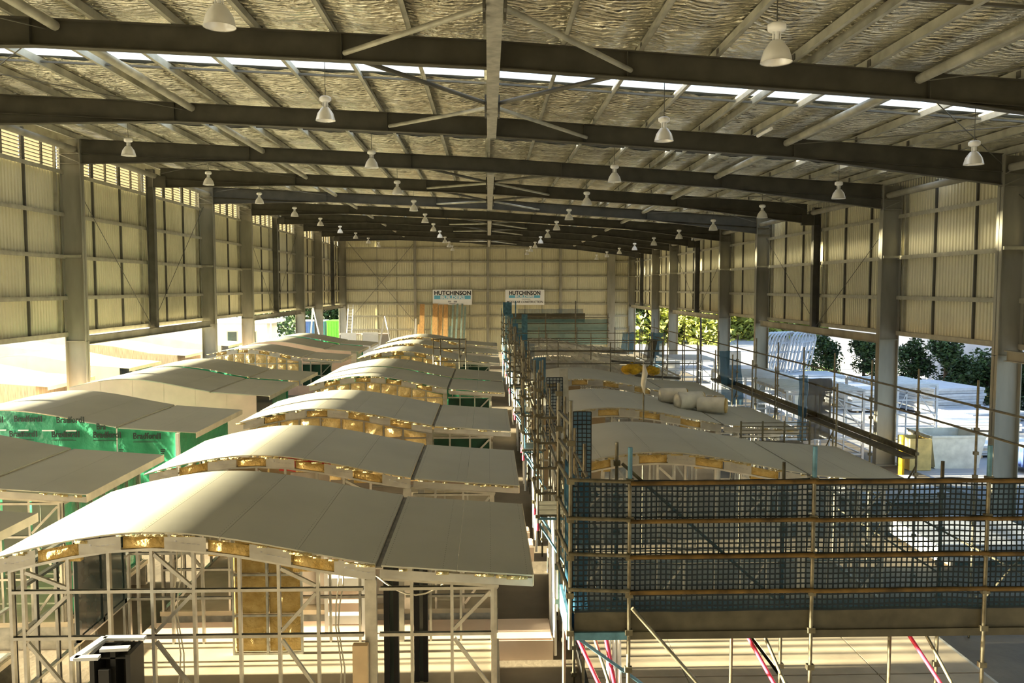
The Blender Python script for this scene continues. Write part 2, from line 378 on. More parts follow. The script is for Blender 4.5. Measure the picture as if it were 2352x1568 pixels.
# side walls: ribbed sheets on girts, mullion lines, louvres along the left eave
def ribbed(w_, h, n, flip):
    """ribbed sheet, w_ along y, h up, ribs proud towards +x"""
    b = MB(); p = w_/n; prof = []
    for k in range(n):
        prof += [(k*p, 0), (k*p+.62*p, 0), (k*p+.72*p, .045), (k*p+.90*p, .045)]
    prof.append((w_, 0))
    for (y0, d0), (y1, d1) in zip(prof, prof[1:]):
        b.quad((flip*d0, y0, 0), (flip*d1, y1, 0), (flip*d1, y1, h), (flip*d0, y0, h))
    return b
GIRT = [CAMZ+2.93, CAMZ+1.24, CAMZ-.42]
def side_wall(s):
    nm = 'wall_left' if s < 0 else 'wall_right'
    wl = struct(nm, MB(), 'girt')
    X = s*CL
    top = CAMZ+4.62 if s < 0 else rtop(s*CL)+.2
    cache = {}
    for a, b in zip(EDGES, EDGES[1:]):
        n = 3
        for k in range(n):
            y0 = a+(b-a)*k/n; y1 = a+(b-a)*(k+1)/n
            key = round(y1-y0, 3)
            if key not in cache: cache[key] = ribbed(y1-y0, top-HEAD, 13, -s).mesh('cladding_sheet', 'cladding')
            obj('cladding_sheet', cache[key], wl, (X, y0, HEAD))
            if k: part('mullion', MB().box(*sorted((X-s*.05, X-s*.14)), y0-.035, y0+.035, HEAD, rtop(X)-.05), 'dark_post', wl)
            if s < 0:
                lv = part('louvre_frame', MB().box(X, X+.1, y0+.02, y0+.07, top+.1, rtop(X)-.25).box(X, X+.1, y1-.07, y1-.02, top+.1, rtop(X)-.25).box(X, X+.1, (y0+y1)/2-.012, (y0+y1)/2+.012, top+.1, rtop(X)-.25), 'dark_post', wl)
                bl = MB(); zz = top+.14
                while zz < rtop(X)-.3:
                    ya = y0+(.34 if k == 0 else .05); yb = y1-(.30 if k == n-1 else .05)
                    bl.quad((X-.08, ya, zz-.07), (X-.08, yb, zz-.07), (X+.05, yb, zz+.06), (X+.05, ya, zz+.06)); zz += .135
                part('louvre_blades', bl, 'louvre', lv, kind='stuff')
                lp = MB(); zz = top+.14
                while zz < rtop(X)-.3:
                    lp.box(X+.045, X+.075, y0+.06, y1-.06, zz+.03, zz+.062); zz += .135
                part('louvre_gap_strips', lp, 'column_paint', lv, kind='stuff')  # added strips standing in for the dark gaps between blades
        # dark stub columns half way over each wide opening are hung from the frame
        for gz in GIRT + ([CAMZ+4.62] if s < 0 else []):
            part('girt', MB().box(*sorted((X-s*.04, X-s*.22)), a+.02, b-.02, gz-.06, gz+.06).box(*sorted((X-s*.21, X-s*.23)), a+.02, b-.02, gz-.1, gz+.02), 'girt', wl)
        part('sill_trim', MB().box(*sorted((X+s*.03, X-s*.2)), a, b, HEAD-.06, HEAD+.12), 'girt', wl)
    part('eave_flashing', MB().box(*sorted((X-s*.02, X+s*.1)), YF, YB, rtop(X)-.26, rtop(X)+.36), 'girt', wl)
    for y in FR[1:]:
        part('jamb_angle', MB().box(*sorted((X-s*.05, X-s*.16)), y-.5, y-.43, HEAD, rtop(X)-.1), 'girt', wl)
    for y0, y1 in ((10.1, 26.1), (34.1, 50.1), (58.1, 74.2), (82.2, 95.8)):
        x0, x1 = sorted((s*16.5, s*16.72))
        part('header_beam', MB().box(x0, x1, y0+.17, y1-.17, HEAD-.42, HEAD-.39).box(x0, x1, y0+.17, y1-.17, HEAD-.10, HEAD-.07).box((x0+x1)/2-.01, (x0+x1)/2+.01, y0+.17, y1-.17, HEAD-.39, HEAD-.1), 'column_paint', wl)
        for yb0, yb1 in ((y0, (y0+y1)/2), (y1, (y0+y1)/2)):
            pipe('brace_rod', (s*16.9, yb0, rtop(X)-1.2), (s*16.9, yb1, HEAD), .014, 'dark_post', wl)
    for y in FR:
        if all(abs(y-c) > 2 for c in COLY):
            x0, x1 = sorted((s*16.62, s*16.95))
            part('hung_post', MB().box(x0, x1, y-.012, y+.012, HEAD-.12, rtop(X)-.1).box(*sorted((s*16.60, s*16.63)), y-.15, y+.15, HEAD-.12, rtop(X)-.1).box(*sorted((s*16.94, s*16.97)), y-.15, y+.15, HEAD-.12, rtop(X)-.1), 'dark_post', wl)
            if y > 11: part('corbel', MB().box(*sorted((s*16.0, s*16.9)), y-.1, y+.1, rtop(X)-1.0, rtop(X)-.45), 'rafter_paint', wl)
    return wl
side_wall(-1); wr = side_wall(1)
for y in (26.9, 34.8, 50.9, 58.8, 66.2, 74.9):
    pipe('downpipe', (CL-.1, y, 0), (CL-.1, y, HEAD), .075, 'pipe_dark', wr)

# back wall
wb = struct('wall_back', MB(), 'girt')
cols = [-CL, -12.8, -8.4, -4.2, 0, 4.2, 8.4, 12.0, CL]
for k, (a, b) in enumerate(zip(cols, cols[1:])):
    n = int((b-a)/.2); p = (b-a)/n; m_ = MB(); prof = []
    for q in range(n): prof += [(a+q*p, 0), (a+q*p+.62*p, 0), (a+q*p+.72*p, -.045), (a+q*p+.90*p, -.045)]
    prof.append((b, 0))
    for (x0, d0), (x1, d1) in zip(prof, prof[1:]):
        m_.quad((x0, YB+d0, 0), (x1, YB+d1, 0), (x1, YB+d1, rtop(x1)+.3), (x0, YB+d0, rtop(x0)+.3))
    part('cladding_sheet', m_, 'cladding', wb)
    for gz in GIRT + [CAMZ-1.95, CAMZ-3.35, CAMZ-4.9, CAMZ+4.5]:
        if gz > rtop(b): continue
        part('girt', MB().box(a, b, YB-.22, YB-.04, gz-.09, gz+.09), 'girt', wb)
for x in (-12.8, -4.2, 4.2, 10.4, -10.6, -6.3, -2.1, 2.1, 6.3):
    part('mullion', MB().box(x-.03, x+.03, YB-.12, YB-.04, 0, rtop(x)), 'girt', wb)
for x in (-8.4, 0, 8.4, 14.3):
    ww = .14 if x < 14 else .45
    part('wall_column', MB().box(x-ww, x+ww, YB-.26, YB-.22, 0, rtop(x)).box(x-.02, x+.02, YB-.4, YB-.2, 0, rtop(x)).box(x-ww, x+ww, YB-.44, YB-.4, 0, rtop(x)), 'column_paint', wb)
part('cross_brace', MB().bar((-16, YB-.5, 12.6), (-8.6, YB-.5, 3.6), .14, .06), 'column_paint', wb)
part('cross_brace', MB().bar((-8.6, YB-.5, 12.4), (-16, YB-.5, 3.6), .14, .06), 'column_paint', wb)
# end wall behind the camera
wf_ = struct('wall_front', MB(), 'girt')
for a, b in zip(cols, cols[1:]):
    part('cladding_sheet', MB().quad((b, YF, 0), (a, YF, 0), (a, YF, rtop(a)+.3), (b, YF, rtop(b)+.3)).quad((a, YF-.05, 0), (b, YF-.05, 0), (b, YF-.05, rtop(b)+.3), (a, YF-.05, rtop(a)+.3)), 'cladding', wf_)
for gz in GIRT: part('girt', MB().box(-CL, CL, YF+.04, YF+.2, gz-.09, gz+.09), 'girt', wf_)

# ------------------------------------------------------------------ lamps
LM = {}
def lamp(x, y, h, label):
    t = thing('high_bay_lamp', label, 'lamp', (x, y, CAMZ+h), 'high-bay lamps under the roof')
    if not LM:
        b = MB().lathe([(.03,.0),(.09,.0),(.115,-.03),(.19,-.14),(.225,-.26),(.235,-.31),(.24,-.315),(.225,-.30),(.21,-.25),(.17,-.13),(.09,-.03)], 24); LM['shade'] = b.mesh('shade', 'lamp_shade')
        b = MB().lathe([(.0,.14),(.10,.14),(.145,.17),(.145,.24),(.10,.27),(.0,.27)], 8); LM['ballast'] = b.mesh('ballast_box', 'lamp_white')
        b = MB().tube([(-.055,0,-.01),(-.055,0,.15)], .012).tube([(.055,0,-.01),(.055,0,.15)], .012).tube([(0,0,-.02),(0,0,.15)], .035); LM['neck'] = b.mesh('neck', 'lamp_white')
        b = MB().lathe([(0,-.03),(.05,-.05),(.075,-.13),(.05,-.20),(0,-.215)], 12); LM['bulb'] = b.mesh('bulb', 'white_paint')
    obj('shade', LM['shade'], t); obj('ballast_box', LM['ballast'], t); obj('neck', LM['neck'], t); obj('bulb', LM['bulb'], t)
    pipe('suspension_wire', (0,0,.26), (0,0,rtop(x)+.2-CAMZ-h), .009, 'dark_post', t)
ROWS = [(-12.1, 4.75, 'outer left row'), (-3.95, 4.38, 'inner left row'), (4.35, 3.93, 'inner right row'), (12.15, 3.39, 'outer right row')]
for x, h, nm in ROWS:
    ys_ = [20.6+8*k for k in range(-1 if abs(x) < 6 else (0 if x < 0 else 0), 10)]
    for i, y in enumerate(ys_):
        lab = 'white high-bay lamp with bell shade, %s of the %s from the camera' % (ORD[i] if i else 'nearest', nm)
        if i == len(ys_)-1: lab = 'tiny white high-bay lamp with bell shade, farthest of the ' + nm
        lamp(x, y, h-(.02 if y > 15 else .24), lab)

# ------------------------------------------------------------------ prefabricated modules with arched roofs
PTS = [(-.35,3.44),(0,3.57),(.5,3.71),(1.05,3.83),(1.75,3.94),(2.3,3.97),(2.9,3.945),(3.6,3.85),(4.25,3.73),(4.86,3.605),(5.6,3.47),(6.2,3.38)]
def arch(x):
    for k in range(1, len(PTS)-2):
        if x <= PTS[k+1][0] or k == len(PTS)-3: break
    (x0,y0),(x1,y1),(x2,y2),(x3,y3) = PTS[k-1:k+3]
    t = (x-x1)/(x2-x1); m1 = (y2-y0)/(x2-x0)*(x2-x1); m2 = (y3-y1)/(x3-x1)*(x2-x1)
    return (2*t**3-3*t*t+1)*y1 + (t**3-2*t*t+t)*m1 + (-2*t**3+3*t*t)*y2 + (t**3-t*t)*m2
KX = 5.6; WX0 = 5.68; WX1 = 7.9
def wing(x): return 3.445 - (x-WX0)*.075
def ztop(x): return arch(x) if x <= KX else wing(max(x, WX0))
SHC = {}
def curved_sheet(xa, xb, dep, fn, th=.022, n=8):
    b = MB()
    b.grid(lambda u, v: (xa+(xb-xa)*u, dep*v, fn(xa+(xb-xa)*u)), n, 1)
    b.grid(lambda u, v: (xa+(xb-xa)*u, dep*(1-v), fn(xa+(xb-xa)*u)-th), n, 1)
    for y in (0, dep):
        for k in range(n):
            a = xa+(xb-xa)*k/n; c = xa+(xb-xa)*(k+1)/n
            q = [(a,y,fn(a)-th),(c,y,fn(c)-th),(c,y,fn(c)),(a,y,fn(a))]
            b.quad(*(q if y == 0 else q[::-1]))
    b.quad((xa,0,fn(xa)-th),(xa,0,fn(xa)),(xa,dep,fn(xa)),(xa,dep,fn(xa)-th)); b.quad((xb,0,fn(xb)-th),(xb,dep,fn(xb)-th),(xb,dep,fn(xb)),(xb,0,fn(xb)))
    return b
def puff(xa, xb, za, zb, y, depth, amp, seed, nx=7, nzv=4):
    """soft batt: lumpy front between slanting lines, za/zb are functions of x"""
    b = MB()
    def fn(u, v):
        x = xa+(xb-xa)*u; z = za(x)+(zb(x)-za(x))*v
        e = min(u, 1-u, .25)*4 * min(v, 1-v, .25)*4
        return (x, y - e*amp*(.6+.9*nz(x*4.1+seed, z*4.7, seed)) - .01, z)
    b.grid(fn, nx, nzv)
    b.box(xa, xb, y, y+depth, min(za(xa), za(xb))+.01, max(min(zb(xa), zb(xb))-.01, min(za(xa), za(xb))+.03))
    return b
def module(X0, Y0, dep, style, label, detail=2, group=None, deck=True, lit=0, x0=0):
    t = thing('house_module', label, 'building module', (X0, Y0, 0), group)
    rnd = random.Random(int(abs(X0*13+Y0*7)))
    # floor
    if deck:
        part('floor_deck', MB().box(.25, 7.45, .02, dep-.02, .5, .6), 'deck', t)
        for yy in (.15, dep/2, dep-.15):
            stick('floor_bearer', (.25, yy, .25), (7.45, yy, .25), .12, .5, 'galv', t, 'channel', up=(0,0,1))
    # roof
    if style != 'skel':
        n = 5
        for k in range(n):
            xa, xb = (KX*k/n if k else x0), KX*(k+1)/n-.006
            key = ('a', k, round(dep, 2), x0)
            if key not in SHC: SHC[key] = curved_sheet(xa, xb, dep, arch).mesh('roof_sheet', 'roof_sheet')
            obj('roof_sheet', SHC[key], t)
        for k in range(2):
            xa = WX0+(WX1-WX0)*k/2; xb = WX0+(WX1-WX0)*(k+1)/2-.006
            key = ('w', k, round(dep, 2))
            if key not in SHC: SHC[key] = curved_sheet(xa, xb, dep, wing, n=1).mesh('roof_sheet', 'roof_sheet')
            obj('roof_sheet', SHC[key], t)
        part('gutter', MB().box(KX-.005, WX0+.01, 0, dep, 3.405, 3.425).box(KX, KX+.01, 0, dep, 3.42, 3.45), 'gutter' if lit == 0 else 'roof_edge', t)  # lit rows take the pale material: sunlight put into the gutter colour
        part('roof_edge_trim', MB().box(WX1-.004, WX1+.015, -.01, dep+.01, wing(WX1)-.16, wing(WX1)+.004), 'roof_edge', t)
        if detail >= 2:
            sm = MB()
            for xs in [KX*k/5-.05 for k in range(1, 6)] + [WX0+.06, WX0+.9, WX0+1.6, WX1-.08]:
                for q in range(int(dep/.1)):
                    y = .05+q*.1; z = ztop(xs)+.001
                    sm.quad((xs-.006,y-.012,z),(xs+.006,y-.012,z),(xs+.006,y+.012,z),(xs-.006,y+.012,z))
            part('screw_rows', sm, 'gutter', t, kind='stuff')
    else:
        for k in range(14):
            x = .05+k*.6
            z = ztop(min(x, WX1))
            stick('roof_batten', (x, 0, z-.04), (x, dep, z-.04), .04, .07, 'stud_galv', t, up=(0,0,1))
        for yy in (.02, dep*.33, dep*.66, dep-.02):
            for k in range(9):
                xa, xb = k*.87, (k+1)*.87
                stick('roof_chord', (xa, yy, ztop(xa)-.15), (xb, yy, ztop(xb)-.15), .06, .15, 'galv', t, up=(0,0,1))
        for k in range(6):
            xa = .3+k*1.2
            part('roof_pan', curved_sheet(xa, xa+.62, .9, ztop, n=4), 'joist', t)
    # arch edge: steel channels and insulation in turn
    bh = .21
    if style in ('open', 'insul', 'skel', 'plain'):
        for k in range(9):
            xa = .12+.61*k; xb = xa+.60
            if xa < x0: continue
            if k % 2 == 0 or style == 'skel' and k % 2 == 0:
                f = part('joist_channel', MB().quad((xa,-.012,arch(xa)-.035-bh),(xb,-.012,arch(xb)-.035-bh),(xb,-.012,arch(xb)-.035),(xa,-.012,arch(xa)-.035)).quad((xa,-.012,arch(xa)-.035-bh),(xa,.12,arch(xa)-.035-bh),(xb,.12,arch(xb)-.035-bh),(xb,-.012,arch(xb)-.035-bh)), 'joist', t)
                if detail >= 1:
                    mk = MB(); xm = xa+.17; zz = arch(xm)-.035-bh*.42
                    mk.box(xm-.012, xm+.012, -.016, -.0125, zz-.012, zz+.012)
                    for q in range(4):
                        xq = xa+.25+q*.075; zq = arch(xq)-.035-bh*.55; mk.box(xq, xq+.03+.02*rnd.random(), -.016, -.0125, zq-.004, zq+.005)
                    part('stamped_marks', mk, 'sign_grey', f, kind='stuff')
            elif style != 'skel':
                sd = rnd.random()*50
                part('insulation_batt', puff(xa, xb, lambda x: arch(x)-.035-bh, lambda x: arch(x)-.075, .05, .10, .06, sd), 'insulation', t)
        # torn fluff along the edge
        fl = MB()
        for k in range(30):
            x = .05+rnd.random()*5.5; zz = arch(x)-.03; l = .04+.1*rnd.random(); h = .015+.035*rnd.random()
            fl.grid(lambda u, v: (x+l*(u-.5)*2, -.02-.03*math.sin(v*math.pi)*math.sin(u*math.pi), zz-h*v), 3, 3)
        for k in range(9):
            x = WX0+rnd.random()*(WX1-WX0-.1); zz = wing(x)-.025; l = .04+.08*rnd.random(); h = .015+.04*rnd.random()
            fl.grid(lambda u, v: (x+l*(u-.5)*2, -.02-.04*math.sin(v*math.pi)*math.sin(u*math.pi), zz-h*v), 3, 3)
        if style != 'skel': part('insulation_fluff', fl, 'fluff', t, kind='stuff')
        # wing edge channel
        part('wing_fascia', MB().quad((WX0-.02,-.01,wing(WX0)-.19),(WX1,-.01,wing(WX1)-.17),(WX1,-.01,wing(WX1)-.045),(WX0-.02,-.01,wing(WX0)-.055)).quad((WX0-.02,-.01,wing(WX0)-.19),(WX0-.02,.09,wing(WX0)-.19),(WX1,.09,wing(WX1)-.17),(WX1,-.01,wing(WX1)-.17)), 'joist', t)
    # walls
    S = 'stud_galv'
    def wtop(x): return (arch(x)-.035-bh) if x < KX-.05 else wing(max(x, WX0))-.19
    XS = [.5, 1.15, 1.73, 2.35, 2.95, 3.61, 4.18, 4.75, 6.12, 6.71, 7.31]
    def stud_wall(y, braces=True, z0=.6, full=True):
        tp = [.3]+XS[:8]+[5.55]
        for a, b in zip(tp, tp[1:]): stick('top_track', (a,y,wtop(a)-.02), (b,y,wtop(b)-.02), .075, .04, S, t, up=(0,0,1))
        stick('top_track', (5.7,y,wtop(5.75)-.02), (7.4,y,wtop(7.4)-.02), .075, .04, S, t, up=(0,0,1))
        for x in XS + ([.32] if full else []): stick('stud', (x,y,z0), (x,y,wtop(x)-.03), .045, .075, S, t, 'channel')
        for z in (2.39, 3.08, 1.5):
            if z < z0 + .2: continue
            for a, b in zip([.3]+XS[:8]+[5.43], XS[:8]+[5.43, 5.43]):
                if b > a: stick('nogging', (a+.02,y,z), (b-.02,y,z), .075, .045, S, t, 'channel', up=(0,0,1))
            for a, b in zip([5.62]+XS[8:], XS[8:]): stick('nogging', (a+.02,y,z), (b-.02,y,z), .075, .045, S, t, 'channel', up=(0,0,1))
        if braces:
            for a, b in ((0, 1), (3, 4), (6, 7), (9, 10)):
                xa, xb = XS[a]+.03, XS[b]-.03
                for p, q in (((xa, wtop(xa)-.1), (xb, 3.13)), ((xa, 2.46), (xb, 3.02)), ((xa, 2.32), (xb, 1.56)), ((xa, .7), (xb, 1.45))):
                    if a == 9 and p[1] > 3: continue
                    if min(p[1], q[1]) < z0: continue
                    stick('brace', (p[0],y,p[1]), (q[0],y,q[1]), .05, .05, S, t, 'channel', up=(0,1,0))
        stick('post', (5.52,y,z0), (5.52,y,wtop(5.5)-.02), .17, .09, S, t, 'channel')
    def side(x, d0, d1, step=.6, z0=.6):
        y = d0
        while y < d1:
            stick('stud', (x,y,z0), (x,y,wtop(x)-.03), .075, .045, S, t, 'channel', up=(1,0,0)); y += step
        for z in (.62, 1.5, 2.39, 3.06): stick('nogging', (x,d0,z), (x,d1,z), .075, .045, S, t, 'bar', up=(0,0,1))
        stick('top_track', (x,d0,wtop(x)-.05), (x,d1,wtop(x)-.05), .075, .045, S, t, up=(0,0,1))
    if style in ('open', 'plain'):
        stud_wall(.06, z0=.6 if detail else 2.0)
        if detail:
            stud_wall(dep-.08, braces=False)
            side(.32, .1, dep-.1); side(7.35, .1, dep-.1)
        if lit:
            for q in range(4):
                ya, yb = .1+q*(dep-.2)/4, .08+(q+1)*(dep-.2)/4
                part('sun_block_lining', MB().box(7.26, 7.28, ya, yb, .62, wtop(7.3)-.06), 'wrap_green', t); part('sun_block_lining', MB().box(.40, .42, ya, yb, .62, wtop(.4)-.06), 'board_grey', t)  # opaque green wrap and grey board, added to block the low sun
            for k in range(6): part('inner_board', MB().box(.5+k*1.1, 1.58+k*1.1, dep-.2, dep-.18, .62, 3.2), 'board_grey', t)  # back boards added here to keep sun off the middle row
        if style == 'plain':
            for k in range(3):
                xa = 3.0+k*.85; part('inner_board', MB().box(xa, xa+.83, .3, .315, .62, wtop(xa+.8)-.05), 'board_grey', t)
            for k in range(2):
                xa = .6+k*1.1; part('inner_board', MB().box(xa, xa+1.05, dep-.3, dep-.285, .62, 3.2), 'board_tan', t)
    elif style == 'skel':
        stud_wall(.06, z0=.6, full=False); side(.32, .1, dep-.1, .9); side(7.35, .1, dep-.1, .9); stud_wall(dep-.08, braces=False, full=False)
    elif style == 'insul':
        stud_wall(.06, z0=1.8)
        ed = [.32]+XS[:8]+[5.45]
        for a, b in zip(ed, ed[1:]):
            for z0_, z1_ in ((1.8, 2.37), (2.41, 3.06), (3.10, None)):
                sd = rnd.random()*90
                zt = (lambda x: wtop(x)-.05) if z1_ is None else (lambda x, z=z1_: z)
                if z1_ is None and wtop(a) < 3.2: continue
                part('insulation_bag', puff(a+.03, b-.03, lambda x: z0_, zt, .05, .06, .11, sd, 6, 5), 'bag_wrap', t)
        if lit and detail:
            side(7.35, .1, dep-.1)
            for q in range(3):  # linings added as sun block, rear part left open for sun stripes
                ya, yb = .1+q*(dep-.2)/4, .08+(q+1)*(dep-.2)/4
                part('sun_block_lining', MB().box(7.26, 7.28, ya, yb, .62, wtop(7.3)-.06), 'board_grey', t)
        for a, b in zip([5.62]+XS[8:], XS[8:]):
            part('shade_lining', MB().box(a+.03, b-.03, .12, .13, 1.8, 3.03), 'green_dark', t)
    elif style == 'green':
        def sheet(x0, x1, off, zlo):
            def fn(u, v):
                x = x0+(x1-x0)*u; zt = ztop(x)-.03; z = zlo+(zt-zlo)*v
                y = -off - .02 + .035*nz(x*1.7+z*1.2, z*.7, 5) + .02*nz(x*5+z*4, z*2, 8) + .05*(1-v)*nz(x*.8, 2, 1)
                return (x, y, z)
            return MB().grid(fn, 60, 30)
        wr_ = part('wrap_sheet', sheet(max(.2, x0+.02), 5.62, 0, 1.2), 'wrap_green', t)
        part('wrap_sheet', sheet(5.66, 7.35, 0, 1.2), 'wrap_green', t)
        if detail >= 2:
            part('wrap_return', MB().grid(lambda u, v: (7.42+.03*nz(u*6, v*5, 2), .05+u*(dep-.1), 1.2+v*(wing(7.4)-1.25)), 16, 8), 'wrap_green', t)
            stick('corner_post', (7.38, -.05, .6), (7.38, -.05, wing(7.38)-.05), .09, .09, 'white_paint', t)
            for tx, tz, s_ in ((1.65, 3.62, 'Bradford'), (2.75, 3.64, 'Bradford'), (3.95, 3.60, 'Bradford'), (5.08, 3.40, 'Bra'), (3.80, 3.18, 'Bradford'), (4.98, 3.16, 'Bradford'), (6.12, 3.12, 'Bradford'), (2.6, 3.2, 'Bradford')):
                lettering(s_, .25, 'ink', wr_, (tx, -.085, tz), bold=.006, w=.72 if len(s_) > 4 else .27)
                if len(s_) > 4:
                    part('wrap_mark', MB().box(tx+.76, tx+.80, -.09, -.086, tz-.01, tz+.17), 'ink', wr_)
                    if tz < 3.3: part('wrap_small_print', MB().box(tx, tx+.7, -.09, -.086, tz-.10, tz-.085).box(tx+.02, tx+.62, -.09, -.086, tz-.075, tz-.065), 'ink', wr_)
            for tx in (5.7, 6.9):
                for q in range(3): part('wrap_stamp', MB().box(tx, tx+.14-.02*q, -.09, -.086, 2.78-.055*q, 2.815-.055*q), 'ink', wr_)
            for q in range(5): part('wrap_tape', MB().box(1.5+q*.68, 1.8+q*.68+.05*(q % 2), -.095, -.088, 3.385-.01*q, 3.42-.01*q), 'white_paint', wr_)
    elif style in ('pink', 'brown'):
        m_ = 'board_pink' if style == 'pink' else 'board_brown'
        ed = [.25, 1.45, 2.65, 3.85, 5.05, 6.25, 7.4]
        for a, b in zip(ed, ed[1:]):
            bm_ = MB(); n = 8
            for k in range(n):
                xa = a+.004+(b-a-.008)*k/n; xb = a+.004+(b-a-.008)*(k+1)/n
                bm_.quad((xa,0,.4),(xb,0,.4),(xb,0,ztop(xb)-.03),(xa,0,ztop(xa)-.03)); bm_.quad((xa,.02,.4),(xa,.02,ztop(xa)-.03),(xb,.02,ztop(xb)-.03),(xb,.02,.4))
            part('wall_board', bm_, m_, t)
        if style == 'pink':
            part('side_board', MB().box(.25, .27, .03, dep-.03, .4, arch(.26)-.05), m_, t); 
            for q in range(2): part('side_board', MB().box(7.38, 7.4, .05+q*dep/2, dep/2-.02+q*dep/2, .4, wing(7.4)-.03), 'wrap_green' if q else 'glass_dark', t)
        else: part('side_board', MB().box(7.38, 7.4, .03, dep-.03, .4, wing(7.4)-.03), m_, t)
    return t
FONT = {}
def lettering(s, size, m, parent, loc, bold=0.0, w=None, shear=0.0, name='lettering', rx=90):
    key = (s, size, m, bold, shear)
    if key not in FONT:
        cu = bpy.data.curves.new('lettering', 'FONT'); cu.body = s; cu.size = size; cu.offset = bold; cu.extrude = .004; cu.shear = shear; cu.resolution_u = 3
        o = bpy.data.objects.new('lettering_tmp', cu); C.objects.link(o)
        bpy.context.view_layer.update()
        me = bpy.data.meshes.new_from_object(o.evaluated_get(bpy.context.evaluated_depsgraph_get()))
        bpy.data.objects.remove(o); bpy.data.curves.remove(cu)
        me.materials.clear(); me.materials.append(MATS[m]); FONT[key] = me
    me = FONT[key]; o = obj(name, me, parent, loc); o.rotation_euler = (R(rx), 0, 0)
    if w:
        xs = [v.co.x for v in me.vertices]; o.scale[0] = w/(max(xs)-min(xs))
    return o

MX, LX, RX = -7.25, -16.4, 1.3
GM, GL, GR = 'modules in the middle row', 'modules in the left row', 'modules in the row behind the scaffold'
module(MX, 11.9, 4.0, 'open', 'arched module nearest the camera in the middle row, open steel stud front wall', 2, GM)
module(MX, 17.4, 3.8, 'plain', 'second arched module of the middle row, grey boards behind its open studs', 2, GM)
module(MX, 24.1, 4.4, 'insul', 'third arched module of the middle row, golden insulation bags between front studs', 2, GM)
module(MX, 33.0, 3.7, 'insul', 'fourth module of the middle row, insulated front, green strip showing behind its roof', 0, GM)
module(MX, 37.2, 3.9, 'green', 'fifth arched module of the middle row, thin green wrapped edge under its roof', 1, GM)
module(MX, 46.0, 3.8, 'insul', 'sixth arched module of the middle row, with a small scaffold frame in front', 0, GM)
module(MX, 52.2, 3.8, 'insul', 'seventh arched module of the middle row, insulation under its far roof edge', 0, GM)
module(MX, 59.0, 3.8, 'insul', 'farthest arched module of the middle row, before the leaning boards', 0, GM)
module(LX+.05, 11.7, 3.8, 'insul', 'left row module at the left edge, only a roof corner in view', 1, GL, lit=1, x0=.25)
module(LX+.3, 16.9, 4.0, 'open', 'left row module in front of the green wrapped one, stepped cream roof', 1, GL, lit=1, x0=.25)
module(LX, 24.1, 4.5, 'green', 'left row module with shiny green printed wrap on its front', 2, GL, lit=1, x0=.25)
module(LX, 32.2, 4.7, 'pink', 'left row module with pinkish board front behind the green wrapped one', 1, GL, lit=1, x0=.25)
module(LX, 37.5, 3.8, 'green', 'left row module whose roof shows a thin green edge, behind the pinkish front', 1, GL, lit=1, x0=.25)
module(LX, 48.0, 4.0, 'insul', 'left row module with exposed insulation front, beyond the second left column', 0, GL, lit=1, x0=.25)
module(LX, 54.5, 4.5, 'pink', 'far left row module with pinkish board front', 0, GL, lit=1, x0=.25)
module(LX, 60.0, 4.0, 'green', 'farthest left row module with a green edge under its roof', 0, GL, lit=1, x0=.25)
module(RX, 17.5, 4.0, 'open', 'roofed module nearest the blue net, in the right row', 2, GR, x0=.35)
module(RX, 24.1, 4.5, 'plain', 'second roofed module of the right row, insulation rolls lying on it', 1, GR, x0=.35)
module(RX, 31.8, 4.6, 'plain', 'third roofed module of the right row, beyond the rolls', 1, GR, x0=.35)
module(RX, 39.0, 4.2, 'skel', 'unroofed module skeleton directly behind the roofed right row', 1, GR, x0=.35)
module(RX, 46.5, 4.2, 'skel', 'second unroofed module skeleton in the right row', 1, GR, x0=.35)
module(RX, 54.0, 4.2, 'skel', 'farthest unroofed module skeleton, before the teal net', 1, GR, x0=.35)
# bare floor of the module under construction, seen under the front scaffold
t = thing('module_floor', 'bare pale timber module floor under the front scaffold, no walls yet', 'floor deck', (1.75, 11.6, 0))
for k, (x0, x1) in enumerate(((0, 1.75), (1.76, 3.4), (3.48, 5.2), (5.22, 7.1))):
    for j, (y0, y1) in enumerate(((0, 2.55), (2.6, 5.0))):
        part('floor_sheet', MB().box(x0, x1, y0, y1, .575, .6), 'deck', t)
part('frame_rail', MB().box(0, 7.1, -.06, -.005, .3, .6), 'galv', t); part('frame_rail', MB().box(0, 7.1, 5.0, 5.06, .3, .6), 'galv', t)
part('frame_rail', MB().box(-.06, -.005, -.06, 5.06, .3, .6), 'black', t); part('frame_rail', MB().box(7.1, 7.16, -.06, 5.06, .3, .6), 'galv', t)
for x in (.5, 3.5, 6.5):
    for y in (.4, 4.6): part('pier', MB().box(x-.2, x+.2, y-.2, y+.2, 0, .57), 'concrete', t)
# modules standing out in the sun on the far side of the left wall
OX = -26.6
for k, (dx, y, d, st, lb) in enumerate((
    (0, 27.5, 4.2, 'pink', 'nearest sunlit module outside the left wall, pale pinkish front'),
    (0, 35.5, 4.2, 'brown', 'sunlit module outside the left wall with streaky brown front'),
    (0, 43.5, 4.2, 'pink', 'third sunlit module outside the left wall, seen past the big column'),
    (0, 51.5, 4.2, 'brown', 'fourth sunlit module outside the left wall with streaky brown front'),
    (0, 60.0, 4.2, 'pink', 'fifth sunlit module outside the left wall'),
    (-9.6, 38.0, 4.2, 'pink', 'sunlit module in the outer yard row, nearest'),
    (-9.6, 46.0, 4.2, 'brown', 'sunlit module in the outer yard row, second from the near end'),
    (-9.6, 55.0, 4.2, 'pink', 'sunlit module in the outer yard row, third from the near end'),
    (-9.6, 64.0, 4.2, 'pink', 'sunlit module in the outer yard row, farthest'))):
    module(OX+dx, y, d, st, lb, 0, 'modules standing outside in the sun', lit=1)

